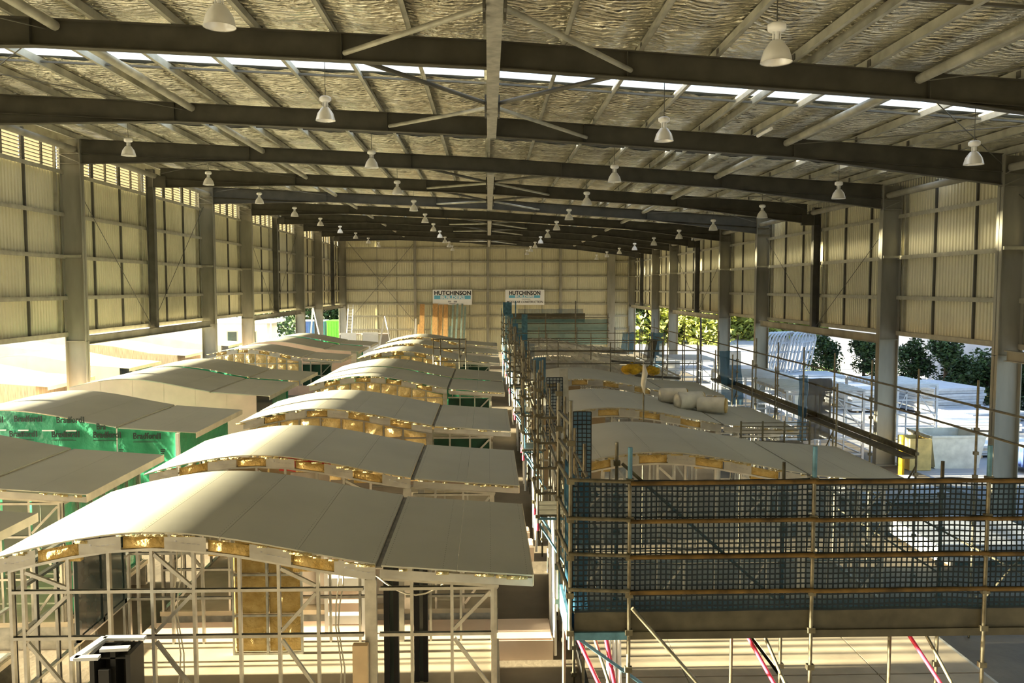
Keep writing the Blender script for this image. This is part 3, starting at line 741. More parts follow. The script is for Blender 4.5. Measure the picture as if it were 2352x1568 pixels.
# ------------------------------------------------------------------ scaffolds
def standard(t, x, y, z0, z1, m='scaf', r=.026, cups=True):
    pipe('standard', (x,y,z0), (x,y,z1), r, m, t)
    if cups:
        z = math.ceil((z0+.05)*2)/2
        while z < z1-.05:
            stick('coupler', (x,y,z-.035), (x,y,z+.035), .095, .07, m if m != 'scaf_blue' else 'scaf', t); z += .5
def net(t, p0, p1, z0, z1, cell=.068, m='net_blue', strands=True, wav=.02, name='safety_net', seed=1):
    p0 = Vector(p0); d = Vector(p1)-p0; L = d.length; d.normalize(); nrm = Vector((-d.y, d.x))
    def P(s, z, off=0):
        o = wav*(nz(s*1.4+seed, z*1.6, seed) + .5*nz(s*4, z*3, seed)) + off
        q = p0 + d*s + nrm*o; return (q.x, q.y, z + .02*nz(s*2+seed, 7, 3))
    c = part(name, MB().grid(lambda u, v: P(L*u, z0+(z1-z0)*v), int(L/.1)+1, int((z1-z0)/.1)+1), m, t)
    if strands:
        b = MB(); hw = .0105
        nx = int(L/cell); nzv = int((z1-z0)/cell); ns = int((z1-z0)/.12)
        for off in (-.004,):
            for i in range(nx+1):
                s = L*i/nx
                for k in range(ns):
                    za = z0+(z1-z0)*k/ns; zb = z0+(z1-z0)*(k+1)/ns
                    b.quad(P(s-hw, za, off), P(s+hw, za, off), P(s+hw, zb, off), P(s-hw, zb, off))
            ns2 = int(L/.12)
            for j in range(nzv+1):
                z = z0+(z1-z0)*j/nzv
                for k in range(ns2):
                    sa = L*k/ns2; sb = L*(k+1)/ns2
                    b.quad(P(sa, z-hw, off*1.5), P(sb, z-hw, off*1.5), P(sb, z+hw, off*1.5), P(sa, z+hw, off*1.5))
        part('net_strands', b, 'net_strand', c, kind='stuff')
    return c
t = thing('scaffold', 'front scaffold with blue debris net and orange-brown rails, nearest the camera', 'scaffold', (0,0,0))
FX = [1.83, 4.24, 6.55, 8.9]; YA, YBk = 10.5, 11.6
standard(t, 1.06, YA, 2.78, 6.05, 'scaf'); standard(t, 1.0, YBk, 2.85, 6.15, 'scaf')
for x in FX:
    standard(t, x, YA, .05, 5.42, 'scaf'); standard(t, x, YBk, .62, 5.0 if x > 2 else 5.3, 'scaf')
    part('base_foot', MB().box(x-.09, x+.09, YA-.09, YA+.09, 0, .05), 'scaf', t)
    stick('transom', (x, YA, 2.93), (x, YBk, 2.93), .045, .045, 'scaf_blue', t)
    pipe('standard_top', (x, YA, 5.0), (x, YA, 5.44), .03, 'scaf_blue', t)
for z in (4.98, 4.48, 4.01, 3.54):
    for a, b in zip(FX, FX[1:]): pipe('ledger', (a, YA-.05, z), (b, YA-.05, z+.01), .029, 'scaf_orange', t)
    pipe('ledger', (FX[-1], YA-.05, z+.02), (11.4, YA-.05, z+.03), .029, 'scaf_orange', t)
    pipe('ledger', (1.03, YA-.04, z+.05), (FX[0], YA-.04, z+.02), .026, 'scaf', t)
    pipe('ledger', (1.05, YA, z+.02), (1.0, YBk, z+.02), .026, 'scaf', t)
for z in (5.35, 5.75): stick('transom', (1.06, YA, z), (1.0, YBk, z), .04, .04, 'scaf', t)
for a, b in zip([1.1]+FX, FX+[11.4]):
    part('toe_board', MB().box(a+.02, b-.02, YA+.03, YA+.06, 3.0, 3.30), 'plank_steel', t)
    part('bottom_ledger', MB().box(a+.02, b-.02, YA-.01, YA+.03, 2.90, 3.0), 'plank_steel' if a > 1.2 else 'scaf_blue', t)
    for k in range(4): part('plank', MB().box(a+.01, b-.01, YA+.08+k*.25, YA+.31+k*.25, 2.95, 3.0), 'plank_steel', t)
part('end_board', MB().box(1.02, 1.06, YA, YBk, 2.9, 3.25), 'scaf_blue', t)
for k, (a, b) in enumerate(zip([1.08]+FX, FX+[11.4])):
    net(t, (a+.01, YA+.02), (b-.01, YA+.02), 3.27, 5.0, seed=k+1)
net(t, (1.12, YA+.04), (1.1, YBk+.1), 2.95, 5.05, m='net_dense', seed=9)
net(t, (1.16, YA+.06), (1.32, YA+.3), 3.0, 5.0, m='net_dense', strands=False, seed=5, wav=.05)
pipe('diagonal_brace', (1.86, YA-.08, 3.35), (3.7, YA-.02, 1.2), .026, 'scaf', t)
pipe('diagonal_brace', (1.2, YA, 2.9), (2.3, YBk, 1.7), .024, 'scaf_blue', t)
pipe('diagonal_brace', (1.9, 11.55, 5.0), (4.2, 11.55, 2.95), .024, 'scaf', t)
for x in (1.83, 4.24, 6.55, 8.9):
    pipe('red_brace', (x-.72, YBk-.1, 2.85), (x-.05, YA+.1, 1.55), .028, 'prop_red', t)
    pipe('red_brace', (x-.06, YA+.1, 1.55), (x+.5, YA+.12, .7), .024, 'prop_white', t)
    pipe('inner_leg', (x-.75, YBk-.1, .62), (x-.75, YBk-.1, 2.9), .026, 'scaf', t)
    pipe('diagonal_brace', (x-.45, YBk-.1, 2.9), (x-.02, YA+.05, 1.6), .024, 'scaf', t)
for dx in (-.16, -.05, .05):
    pipe('prop', (1.83+dx, 11.3, .62), (1.78+dx*.6, 11.2, 2.85), .03, 'prop_white', t)
pipe('prop', (1.62, 11.2, 2.7), (1.95, 11.0, .9), .03, 'prop_red', t)
# aisle scaffold: bracketed bays at the left ends of the right row
t = thing('scaffold', 'aisle scaffold of clustered poles along the right row, running into the distance', 'scaffold', (0,0,0))
RUN = [16.0, 22.6, 29.6, 37.0, 44.2, 51.4, 58.4]
for k, y in enumerate(RUN):
    rr = random.Random(k)
    for dy in (0, 1.1):
        standard(t, .97, y+dy, 2.85, 6.05-.25*rr.random(), 'scaf_blue' if rr.random() < .35 else 'scaf', cups=True)
        standard(t, 1.5, y+dy, 0, 5.2+.4*rr.random(), 'scaf')
        stick('transom', (.97, y+dy, 2.95), (1.5, y+dy, 2.95), .045, .045, 'scaf_blue', t)
        pipe('red_jack', (.97, y+dy, 2.72), (.97, y+dy, 2.86), .035, 'prop_red', t)
        pipe('diagonal_brace', (1.0, y+dy, 2.85), (1.6, y+dy, 1.9), .024, 'scaf_blue', t)
        pipe('white_prop', (1.35, y+dy+.3, .05), (1.3, y+dy+.3, 2.9), .035, 'prop_white', t)
    for z in (3.5, 4.0, 4.5, 5.0):
        pipe('ledger', (.93, y, z), (.93, y+1.1, z), .026, 'scaf', t); pipe('ledger', (.97, y+.02, z-.05), (1.5, y+.02, z-.05), .026, 'scaf', t)
    for q in range(3): part('plank', MB().box(.98, 1.6, y+.05+q*.36, y+.37+q*.36, 2.97, 3.02), 'plank_steel', t)
    net(t, (1.68, y+1.08), (2.15, y+1.08), 3.0, 4.9, m='net_dense' if k % 2 == 0 else 'net_blue', strands=k < 2, cell=.09, seed=k)
    if k % 2: net(t, (1.02, y+.1), (1.02, y+1.0), 3.0, 4.7, m='net_dense', strands=False, seed=k+20)
for a, b in zip([11.6]+RUN, RUN):
    for z in (3.55, 4.05, 4.55):
        pipe('ledger', (1.54, a, z), (1.54, b, z), .026, 'scaf', t)
    for q in (1, 2):
        yy = a+(b-a)*q/3; standard(t, 1.54, yy, 0, 5.0, 'scaf'); 
    pipe('diagonal_brace', (1.57, a+.2, 3.1), (1.57, b-.2, 4.9), .024, 'scaf', t)
# transverse runs that show between the roofs
for k, (y, x1) in enumerate(((37.6, 9.6), (44.8, 9.6), (51.9, 9.6))):
    for x in (3.2, 5.6, 8.0, 9.6): standard(t, x, y, 0, 5.0, 'scaf', cups=False)
    for z in (4.0, 4.6): pipe('ledger', (1.6, y, z), (x1, y, z), .024, 'scaf', t)
# right-hand scaffold
t = thing('scaffold', 'right-hand scaffold with handrails and grey planks beside the yard opening', 'scaffold', (0,0,0))
SY = [14.6, 17.0, 19.4, 21.8, 24.2, 26.6, 29.0, 31.4, 33.8, 36.6, 39.6, 43, 47, 51, 55]
for k, y in enumerate(SY):
    standard(t, 10.3, y, 0, 5.55, 'scaf', cups=y < 34)
    if y > 21: standard(t, 9.45, y+.2, 0, 4.9, 'scaf', cups=False)
    if k % 2 == 0: pipe('diagonal_brace', (10.3, y, 3.2), (10.3, y+2.3, .6), .022, 'scaf', t)
for a, b in zip(SY, SY[1:]):
    for z in (4.45, 5.0): pipe('ledger', (10.27, a-.1, z), (10.27, b+.1, z), .027, 'scaf', t)
    for z in (1.0, 2.0): pipe('ledger', (10.27, a, z), (10.27, b, z), .024, 'scaf', t)
    if 19 < a < 35: part('plank', MB().box(9.95, 10.27, a, b-.01, 3.38, 3.43), 'scaf', t)
    if 19 < a < 35: part('toe_board', MB().box(10.28, 10.32, a+.02, b-.02, 3.43, 3.58), 'scaf', t)
def hang(t, x0, x1, y, z0, z1, m, slant=0, seed=0):
    part('hung_sheet', MB().grid(lambda u, v: (x0+(x1-x0)*u+slant*v+.05*nz(u*3+seed, v*4, 1), y+.15*nz(u*4+seed, v*2, 2), z0+(z1-z0)*v+.06*nz(u*3, 1, seed)), 8, 12), m, t)
hang(t, 9.72, 10.0, 25.5, 2.7, 4.75, 'net_dense', 0, 1); hang(t, 10.0, 10.75, 25.45, 2.72, 4.65, 'hessian', 0, 2)
hang(t, 9.75, 10.65, 34.0, 2.6, 4.85, 'net_dense', -.15, 3); hang(t, 9.7, 10.7, 50.5, 2.2, 4.7, 'net_dense', .2, 4); hang(t, 9.3, 10.0, 50.3, 2.3, 4.3, 'hessian', .4, 5)
hang(t, 9.7, 10.6, 60.0, 2.6, 4.2, 'net_dense', .1, 6)
# far scaffold with teal nets
t = thing('scaffold', 'far scaffold screened with teal nets across the right row, before the back wall', 'scaffold', (0,0,0))
for k, x in enumerate((1.2, 2.2, 4.6, 7.0, 9.6)):
    standard(t, x, 66.0, 0, 6.4 if k in (1, 3) else 5.4, 'scaf_blue' if k < 2 else 'scaf', r=.05, cups=False)
for z in (3.4, 4.0, 4.6, 5.05): pipe('ledger', (1.2, 65.9, z), (9.7, 65.9, z), .045, 'scaf', t)
net(t, (1.8, 66.05), (9.6, 66.05), 2.9, 4.95, m='net_teal', strands=False, wav=.05, name='teal_net')
net(t, (1.9, 68.0), (8.0, 68.0), 4.6, 5.35, m='hessian', strands=False, wav=.05, name='dark_screen')
net(t, (2.6, 72.0), (8.3, 72.0), 5.0, 5.6, m='net_blue', strands=False, wav=.05, name='dark_screen')
for x in (1.5, 2.6): 
    part('blue_hoarding', MB().box(x, x+.45, 64.0, 64.05, 2.9, 5.4), 'scaf_blue', t)
part('blue_hoarding', MB().box(1.2, 1.9, 66.2, 66.25, 5.2, 6.3), 'scaf_blue', t)
# small frame standing before the sixth module
t = thing('access_frame', 'small pole frame standing up among the middle row roofs', 'scaffold', (-2.95, 44.6, 0))
for x in (0, .38, 1.4, 1.75): pipe('upright', (x, .1*(x > .2)*(x < 1.5), .0), (x, .1*(x > .2)*(x < 1.5), 4.75), .035, 'scaf', t)
for z in (3.5, 4.2, 4.7): pipe('rail', (0, 0, z), (1.75, 0, z), .03, 'scaf', t)

# ------------------------------------------------------------------ inside and around the near modules
t = thing('insulated_wall_frame', 'tall gold insulation filled wall frame inside the nearest module', 'wall frame', (-4.78, 15.35, .6))
for a, b, c, d in ((.04, .6, .05, .72), (.66, 1.24, .05, .72), (.04, .6, .78, 1.5), (.66, 1.24, .78, 1.5), (.04, .6, 1.56, 2.45), (.66, 1.24, 1.56, 2.45)):
    part('insulation_batt', puff(a, b, lambda x: c, lambda x: d, -.02, .05, .05, a*9+c, 6, 6), 'insulation', t)
for x in (0, .63, 1.27): stick('frame_stud', (x, -.05, 0), (x, -.05, 2.7), .04, .06, 'galv', t)
for z in (.02, .75, 1.53, 2.5): stick('frame_rail', (0, -.05, z), (1.27, -.05, z), .05, .04, 'galv', t, up=(0,0,1))
t = thing('board_rack', 'rack of pale boards on edge behind the nearest module studs', 'rack', (-3.3, 16.6, 0))
for k in range(9): part('board', MB().box(0, .75, 0, .5, .62+k*.26, .80+k*.26), 'board_pink' if k % 3 else 'white_paint', t)
for x in (0, .75): stick('rack_post', (x, -.05, 0), (x, -.05, 3.1), .07, .05, 'white_paint', t)
for k, (x, y) in enumerate(((-1.72, 13.3), (-1.30, 14.1))):
    t = thing('window_frame', 'black window frame propped upright in the nearest module, ' + ('left one of two' if k == 0 else 'right one of two'), 'window frame', (x, y, .6), 'black frames propped in the nearest module')
    part('jamb', MB().box(0, .09, 0, .12, 0, 2.55), 'black', t); part('jamb', MB().box(.16, .24, 0, .12, 0, 2.55), 'black', t)
    part('head', MB().box(0, .24, 0, .12, 2.55, 2.63), 'black', t); part('pane', MB().box(.09, .16, .05, .06, 0, 2.55), 'glass_dark', t)
t = tag(part('timber_post', MB().box(-.11, .11, -.06, .06, 0, 2.3).box(-.12, .12, -.07, .07, 0, .12), 'board_tan', None, (-1.87, 11.82, 0)), 'tan timber post cover standing against the nearest module front', 'post')
t = thing('lift_mast', 'black hollow lift mast with pale metal top frame, bottom left', 'lift mast', (-5.05, 10.9, 0))
for x0, x1, y0, y1 in ((-.28, .28, .34, .38), (.22, .28, -.05, .34), (-.28, -.22, .0, .34), (-.05, .02, .1, .34)): part('mast_rail', MB().box(x0, x1, y0, y1, 0, 2.62), 'black', t)
for a, b in (((-.36,-.25,2.66),(-.26,.42,2.66)), ((-.26,.40,2.66),(.3,.40,2.66)), ((-.36,-.22,2.66),(-.05,-.2,2.66)), ((-.1,-.05,2.7),(.26,-.02,2.7))): part('top_bar', MB().bar(a, b, .10, .04), 'white_steel', t)
part('top_plate', MB().box(-.2, .22, .1, .36, 2.5, 2.52), 'black', t)
part('chain_guard', MB().box(-.16, -.02, -.02, .05, 1.2, 2.4), 'black', t)
for k, (x, y) in enumerate(((-5.05, 13.2), (-2.35, 12.6))):
    pts = [(x+.04*math.sin(q*1.3)+.03*q/9, y, 3.55-q*.33) for q in range(10)]
    tag(part('hanging_cable', MB().tube(pts, .012, 6).tube([(p[0]+.05+.02*math.sin(i), p[1]+.02, p[2]) for i, p in enumerate(pts)], .012, 6), 'cable', None), ('pale cable hanging inside the nearest module, left of the gold panel', 'pale cable hanging inside the nearest module, right of the gold panel')[k], 'cable', 'cables hanging in the nearest module')
pts = [(-1.75+1.55*q/10, 12.6, 3.05-.32*math.sin(math.pi*min(1, q/8))) for q in range(11)]
tag(part('hanging_cable', MB().tube(pts, .014, 6), 'cable', None), 'pale looped cable sagging under the flat wing of the nearest module', 'cable')
tag(part('window_unit', MB().box(0, .06, 0, 1.7, 0, .08).box(0, .06, 0, 1.7, 1.52, 1.6).box(0, .06, 0, .08, 0, 1.6).box(0, .06, 1.62, 1.7, 0, 1.6).box(0, .06, .8, .86, 0, 1.6).box(.02, .04, .08, 1.62, .08, 1.52), 'glass_dark', None, (-6.5, 12.9, 1.9)), 'dark glazed window unit set in the left end of the nearest module', 'window')
tag(part('red_tarp', MB().grid(lambda u, v: (-4.9+1.2*u, 19.3, 3.2+.45*v+.05*nz(u*5, v*3)), 10, 4).grid(lambda u, v: (-4.9+1.2*(1-u), 19.34, 3.2+.45*v+.05*nz(u*5, v*3)), 10, 4), 'red_cloth', None), 'red cloth glimpsed under the roof edge of the second module', 'cloth')
for k, (y, x1, d_) in enumerate(((16.2, 1.4, 1.05), (22.2, 1.35, .7), (23.55, 1.3, .5), (30.0, 1.2, .9))):
    tag(part('floor_beam', MB().box(0, 8.4, 0, d_, 0, .40).box(.03, 8.37, .03, d_-.03, .40, .44), 'board_pink', None, (x1-8.5, y, 0)), ('wide pale timber bearer on the floor between first and second middle modules', 'pale timber bearer just behind the second middle module', 'narrow pale timber bearer just before the third middle module', 'pale timber bearer on the floor behind the third middle module')[k], 'beam', 'bearers on the aisle floor')

# on the right row roofs
for k, (x, y, a) in enumerate(((6.55, 26.6, 20), (7.25, 26.4, -25), (6.75, 27.3, 10), (6.2, 27.4, 0))):
    t = thing('insulation_roll', ('left front insulation roll lying on the right row roof', 'right front insulation roll with golden end on the right row roof', 'rear insulation roll on the right row roof', 'half hidden insulation roll at the back left on the right row roof')[k], 'roll', (x, y, ztop(x-RX)+.27), 'insulation rolls on the roof', R(a))
    part('wrapper', MB().tube([(-.45,0,0),(.42,0,0)], .26, 16, caps=False).tube([(-.45,0,0),(-.46,0,0)], [.26,.10], 16), 'skip_cream', t)
    part('wool_end', MB().tube([(.40,0,0),(.47,0,0),(.48,0,0)], [.255,.23,.1], 16), 'insulation', t)
t = tag(part('yellow_bag', MB().grid(lambda u, v: ((.55+.12*nz(u*9, v*7))*math.sin(v*math.pi)*math.cos(u*6.283), (.35+.1*nz(u*8, v*5, 4))*math.sin(v*math.pi)*math.sin(u*6.283), .26-.26*math.cos(v*math.pi)+.08*nz(u*7, v*6, 2)), 24, 12), 'yellow_bag', None, (6.75, 38.2, 3.45)), 'crumpled yellow bag lying where the right row roofs end', 'bag')
tag(part('yellow_hose', MB().grid(lambda u, v: ((.4+.1*nz(u*9, v*7, 7))*math.sin(v*math.pi)*math.cos(u*6.283), (.3+.1*nz(u*8, v*5, 9))*math.sin(v*math.pi)*math.sin(u*6.283), .2-.2*math.cos(v*math.pi)+.1*nz(u*9, v*6, 5)), 24, 12), 'yellow_bag', None, (7.6, 38.1, 3.42)), 'smaller crumpled yellow bundle right of the yellow bag', 'bag')
tag(part('upright_plank', MB().bar((2.28, 23.9, 2.7), (2.2, 24.0, 5.12), .25, .04).bar((2.28,23.85,2.7),(2.28,23.86,2.71),.2,.02), 'galv', None), 'wide grey plank standing upright at the left of the second right module', 'plank')
t = thing('marker_pole', 'thin pole with cloth tied on top, rising before the second right module', 'pole', (4.35, 22.9, 0))
pipe('pole', (0,0,.05), (0,0,5.4), .026, 'scaf', t)
part('tied_cloth', MB().tube([(.0,0,5.35),(.03,-.02,5.1),(-.02,-.02,4.8),(.02,0,4.5)], [.03,.08,.07,.02], 8), 'skip_cream', t)
t = thing('stair_tray', 'grey wire tray platform between the first and second right roofs', 'platform', (6.9, 22.2, 0))
for k in range(7): part('wire_rail', MB().bar((0, 0, 3.2+k*.1), (1.9, 0, 3.2+k*.1), .02, .02), 'scaf', t)
for x in (0, .6, 1.2, 1.9): part('tray_post', MB().bar((x, 0, 0), (x, 0, 3.85), .04, .04), 'scaf', t)
part('tray_floor', MB().box(0, 1.9, -.1, .8, 3.1, 3.15), 'gutter', t)

# ------------------------------------------------------------------ at the back wall
def sign(x, label, second):
    t = thing('wall_sign', label, 'sign', (x, YB-.62, CAMZ-2.05), 'builder signs on the back wall')
    part('sign_board', MB().box(0, 4.5, 0, .06, 0, 1.75), 'sign_white', t)
    ww, x0 = (4.2, .15) if not second else (3.6, .42)
    lettering('HUTCHINSON', .66, 'sign_black', t, (x0, -.01, 1.16), bold=.02, w=ww)
    h0 = .66 if not second else .80
    part('blue_band', MB().box(x0, x0+ww, -.012, 0, h0, h0+.42 if not second else h0+.30), 'sign_blue', t)
    lettering('BUILDERS', .46 if not second else .34, 'sign_white', t, (x0+.7, -.018, h0+.05), bold=.012, w=ww-1.4)
    if second:
        lettering('MODULAR CONSTRUCTION', .36, 'sign_black', t, (.15, -.01, .22), w=4.2, shear=.2, bold=.004)
        part('rule', MB().box(1.9, 2.9, -.01, 0, .62, .68), 'sign_grey', t)
    else:
        part('small_print', MB().box(1.75, 2.1, -.01, 0, .30, .48).box(2.4, 2.8, -.01, 0, .30, .48).box(1.9, 2.6, -.01, 0, .12, .2), 'sign_grey', t)
sign(-6.35, 'white builder sign with blue band on the back wall, the left one', False)
sign(2.0, 'white builder sign with grey third line on the back wall, the right one', True)
BD = [(-7.6, .55, 5.55, 'timber'), (-6.55, .3, 5.1, 'timber_green'), (-6.1, .6, 5.6, 'timber'), (-5.5, .45, 5.5, 'timber'), (-4.9, .5, 5.5, 'timber'), (-4.25, .2, 5.5, 'timber_green'), (-3.75, .22, 5.6, 'timber_green'), (-3.2, .2, 5.6, 'timber_green'), (-2.85, .22, 5.3, 'timber_green'), (-8.05, .2, 3.2, 'timber'), (-4.6, .25, 3.0, 'timber_green')]
for k, (x, w_, h, m_) in enumerate(BD):
    nm = 'brown timber' if m_ == 'timber' else 'grey-green'
    tag(part('leaning_board', MB().bar((x, YB-2.2, .02), (x+(.25 if m_ != 'timber' else .05), YB-.75, h), w_, .06, up=(0,1,0)), m_, None), '%s board leaning on the back wall under the left sign, %s from the left' % (nm, ORD[[9,0,10,1,2,3,4,5,6,7,8].index(k) if False else sorted(range(11), key=lambda q: BD[q][0]).index(k)]), 'board', 'boards leaning on the back wall')
t = thing('ladder', 'white ladder leaning by the back left corner column', 'ladder', (-15.9, 93.2, 0))
for s in (0, .55): part('stile', MB().bar((s-.1, 0, 0), (s, 1.6, 5.5), .1, .05), 'white_paint', t)
for k in range(16): part('rung', MB().bar((-.09+k*.006, .1*k, .3+k*.325), (.46+k*.006, .1*k, .3+k*.325), .05, .04), 'white_paint', t)
for k, (x0, x1, x2, y, h) in enumerate(((-10.6, -9.75, -8.7, 78, 4.75), (-7.6, -7.35, -7.35, 84, 4.3), (-17.3, -16.9, -15.6, 80, 5.6))):
    tag(part('white_pole', MB().bar((x0, y, 0), (x1, y+.4, h), .14, .10).bar((x1, y+.4, h), (x2, y, 0), .12, .10), 'white_paint', None), ('white leaning poles forming a tall vee before the back wall', 'single short white pole behind the far middle roofs', 'white leaning poles beside the far left columns')[k], 'pole')
t = thing('site_table', 'white boxed bench with panels beyond the far middle roofs', 'bench', (-14.2, 80, 0))
part('panel', MB().box(0, 1.5, 0, .1, 0, 3.1), 'white_paint', t); part('panel', MB().box(2.1, 3.6, .1, .2, 0, 3.15), 'sign_white', t); part('bench_top', MB().box(-.2, 4.6, .2, 1.4, 2.9, 3.0), 'board_pink', t)
part('bench_side', MB().box(3.8, 4.6, .15, .2, 0, 2.9), 'board_grey', t)

# ------------------------------------------------------------------ outside
def tree(x, y, h, rad, label, m='leaf_dark', n=3000, trunk=.08, leaf=.14, group=None, z0=.0):
    t = thing('tree', label, 'tree', (x, y, -.02), group)
    rr = random.Random(int(x*31+y*17)); tb = MB()
    tb.tube([(0,0,0), (.05*h*.2,0,h*.4), (0,.05,h*.8)], [.035*h, .025*h, .008*h], 8)
    lobes = []
    for k in range(18):
        a = rr.random()*6.28; zz = h*(trunk + (1-trunk)*(.02+.86*rr.random())); q = rad*(.8*math.sqrt(rr.random()))*(1.2-.85*(zz/h))
        lobes.append((q*math.cos(a)*1.1, q*math.sin(a)*1.1, zz, rad*(.32+.22*rr.random())))
        tb.tube([(0,0,zz*.55), (lobes[-1][0]*.8, lobes[-1][1]*.8, zz)], [.012*h, .004*h], 5)
    part('trunk', tb, 'bark', t)
    b = MB()
    for k in range(n):
        lx, ly, lz, lr = lobes[k % len(lobes)]
        v = Vector((rr.gauss(0,1), rr.gauss(0,1), rr.gauss(0,1))).normalized()*lr*(rr.random()**.4)
        p = Vector((lx+v.x, ly+v.y, lz+v.z*1.1))
        a = Vector((rr.gauss(0,1), rr.gauss(0,1), rr.gauss(0,.6))).normalized(); c = a.cross(Vector((rr.gauss(0,1), rr.gauss(0,1), rr.gauss(0,1)))).normalized()
        s = leaf*(.6+.8*rr.random())
        b.quad(tuple(p-a*s), tuple(p-c*s*.45), tuple(p+a*s), tuple(p+c*s*.45))
    part('foliage', b, m, t, kind='stuff')
GT = 'shrubby trees along the yard wall'
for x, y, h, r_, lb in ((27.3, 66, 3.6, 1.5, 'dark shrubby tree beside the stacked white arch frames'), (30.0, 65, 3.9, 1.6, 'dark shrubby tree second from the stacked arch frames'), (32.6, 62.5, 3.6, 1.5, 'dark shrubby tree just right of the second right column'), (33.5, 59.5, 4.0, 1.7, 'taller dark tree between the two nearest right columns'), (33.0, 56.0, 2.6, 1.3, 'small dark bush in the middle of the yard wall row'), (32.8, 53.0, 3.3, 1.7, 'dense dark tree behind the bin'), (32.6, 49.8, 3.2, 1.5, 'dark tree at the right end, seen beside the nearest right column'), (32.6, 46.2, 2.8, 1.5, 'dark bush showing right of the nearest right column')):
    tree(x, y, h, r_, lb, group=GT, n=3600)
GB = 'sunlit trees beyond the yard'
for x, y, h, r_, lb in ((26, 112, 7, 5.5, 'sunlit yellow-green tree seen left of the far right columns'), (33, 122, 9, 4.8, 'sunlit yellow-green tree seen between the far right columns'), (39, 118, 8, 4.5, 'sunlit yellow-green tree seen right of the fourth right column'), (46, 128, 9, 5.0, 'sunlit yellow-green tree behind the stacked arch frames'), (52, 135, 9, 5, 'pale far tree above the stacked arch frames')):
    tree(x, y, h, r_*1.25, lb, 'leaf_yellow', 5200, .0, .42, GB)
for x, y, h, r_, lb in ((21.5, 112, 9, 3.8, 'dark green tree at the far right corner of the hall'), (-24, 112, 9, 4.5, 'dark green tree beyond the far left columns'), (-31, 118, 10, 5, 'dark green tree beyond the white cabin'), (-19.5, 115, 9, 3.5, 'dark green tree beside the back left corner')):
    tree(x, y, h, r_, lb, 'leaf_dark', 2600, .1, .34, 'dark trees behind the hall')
yw = struct('trim_1', MB(), 'wall_concrete')
for k in range(7): part('wall_panel', MB().box(36, 36.3, 36+k*7.2, 43.15+k*7.2, -.02, 8.5), 'wall_concrete', yw)
# stacked white arch frames, leaning in a row
for k in range(11):
    t = thing('arch_frame', 'white steel arch frame leaning in the yard stack, %s from the left' % ORD[k], 'frame', (19.1+k*.30+(.45 if k > 6 else 0), 58.6+.16*k, 1.2), 'white arch frames stacked in the yard', R(8))
    def pt(u, z): return (z*.22+u*1.15, u*.95, z)
    prof = [(0, 0), (0, 2.2), (.12, 2.7), (.4, 2.95), (1.0, 3.0), (1.6, 2.85), (2.0, 2.4), (2.0, 0)]
    for (u0, z0), (u1, z1) in zip(prof, prof[1:]): part('rim', MB().bar(pt(u0, z0), pt(u1, z1), .09, .09), 'white_steel', t)
    if k % 2 == 0 or k > 8:
        for z in (.1, .8, 1.5, 2.2): part('crossbar', MB().bar(pt(0, z), pt(2, z), .06, .06), 'white_steel', t)
        for u in (.5, 1.0, 1.5): part('upright', MB().bar(pt(u, 0), pt(u, 2.85), .05, .05), 'white_steel', t)
t = thing('frame_stand', 'low white trestle under the stacked arch frames', 'stand', (19.0, 58.2, 0))
part('stand_top', MB().box(0, 6.6, 0, 3.4, 1.0, 1.18), 'white_steel', t)
for x in (.2, 3.2, 6.2):
    for y in (.2, 3.1): part('leg', MB().box(x, x+.15, y, y+.15, -.02, 1.0), 'white_steel', t)
# stacked wall frames and sheets in the yard
def rack(x, y, w_, d, h, label, rows=5):
    t = thing('frame_rack', label, 'rack', (x, y, 0), 'white steel frame racks in the yard')
    for a in (0, w_):
        for b in (0, d): part('rack_post', MB().box(a-.05, a+.05, b-.05, b+.05, -.02 if x > CL else 0, h), 'white_steel', t)
    for k in range(rows):
        z = h*(k+1)/rows
        for b in (0, d): part('rail', MB().bar((0, b, z-.05), (w_, b, z-.05), .06, .06), 'white_steel', t)
        for a in (0, w_): part('rail', MB().bar((a, 0, z-.05), (a, d, z-.05), .06, .06), 'white_steel', t)
    for k in range(1, int(w_/.6)): part('stud', MB().bar((k*.6, 0, .05), (k*.6, 0, h), .05, .05), 'white_steel', t)
    part('brace', MB().bar((0, 0, .1), (w_*.5, 0, h-.1), .05, .04), 'white_steel', t); part('brace', MB().bar((w_, 0, h*.5), (w_*.6, 0, h-.1), .05, .04), 'white_steel', t)
    for k in range(int(d/.35)): part('top_channel', MB().box(-.1, w_+.1, k*.35+.05, k*.35+.22, h, h+.09), 'white_steel', t)
rack(12.3, 33.5, 3.2, 4.4, 3.2, 'tall white stud frame rack beside the second right column, nearer one')
rack(12.2, 40.5, 3.0, 4.0, 3.0, 'white stud frame rack behind the nearer rack')
rack(17.9, 37.0, 2.6, 3.6, 3.0, 'white stud frame rack standing out in the yard by the second right column')
rack(12.0, 55.0, 3.2, 4.0, 2.6, 'far white stud frame rack near the third right column')
def stack(x, y, w_, d, n, th, label, m='white_steel', ang=0, cat='stack of sheets', grp='stacks of white building sheets'):
    t = thing('sheet_stack', label, cat, (x, y, -.02 if x > CL else 0), grp, R(ang))
    rr = random.Random(int(x*y))
    for k in range(2): part('bearer', MB().box(-w_*.4+k*w_*.7, -w_*.4+k*w_*.7+.12, -d/2, d/2, 0, .12), 'board_tan', t)
    for k in range(n):
        ox, oy = (rr.random()-.5)*.25, (rr.random()-.5)*.25
        part('sheet', MB().box(-w_/2+ox, w_/2+ox, -d/2+oy, d/2+oy, .12+k*th, .12+(k+1)*th-.02), m, t)
stack(27.2, 49.5, 3.4, 4.4, 9, .17, 'tall tapering stack of white sheets before the dark trees', ang=10)
stack(23.2, 50.6, 2.8, 4.0, 7, .18, 'stack of white sheets left of the tall tapering one')
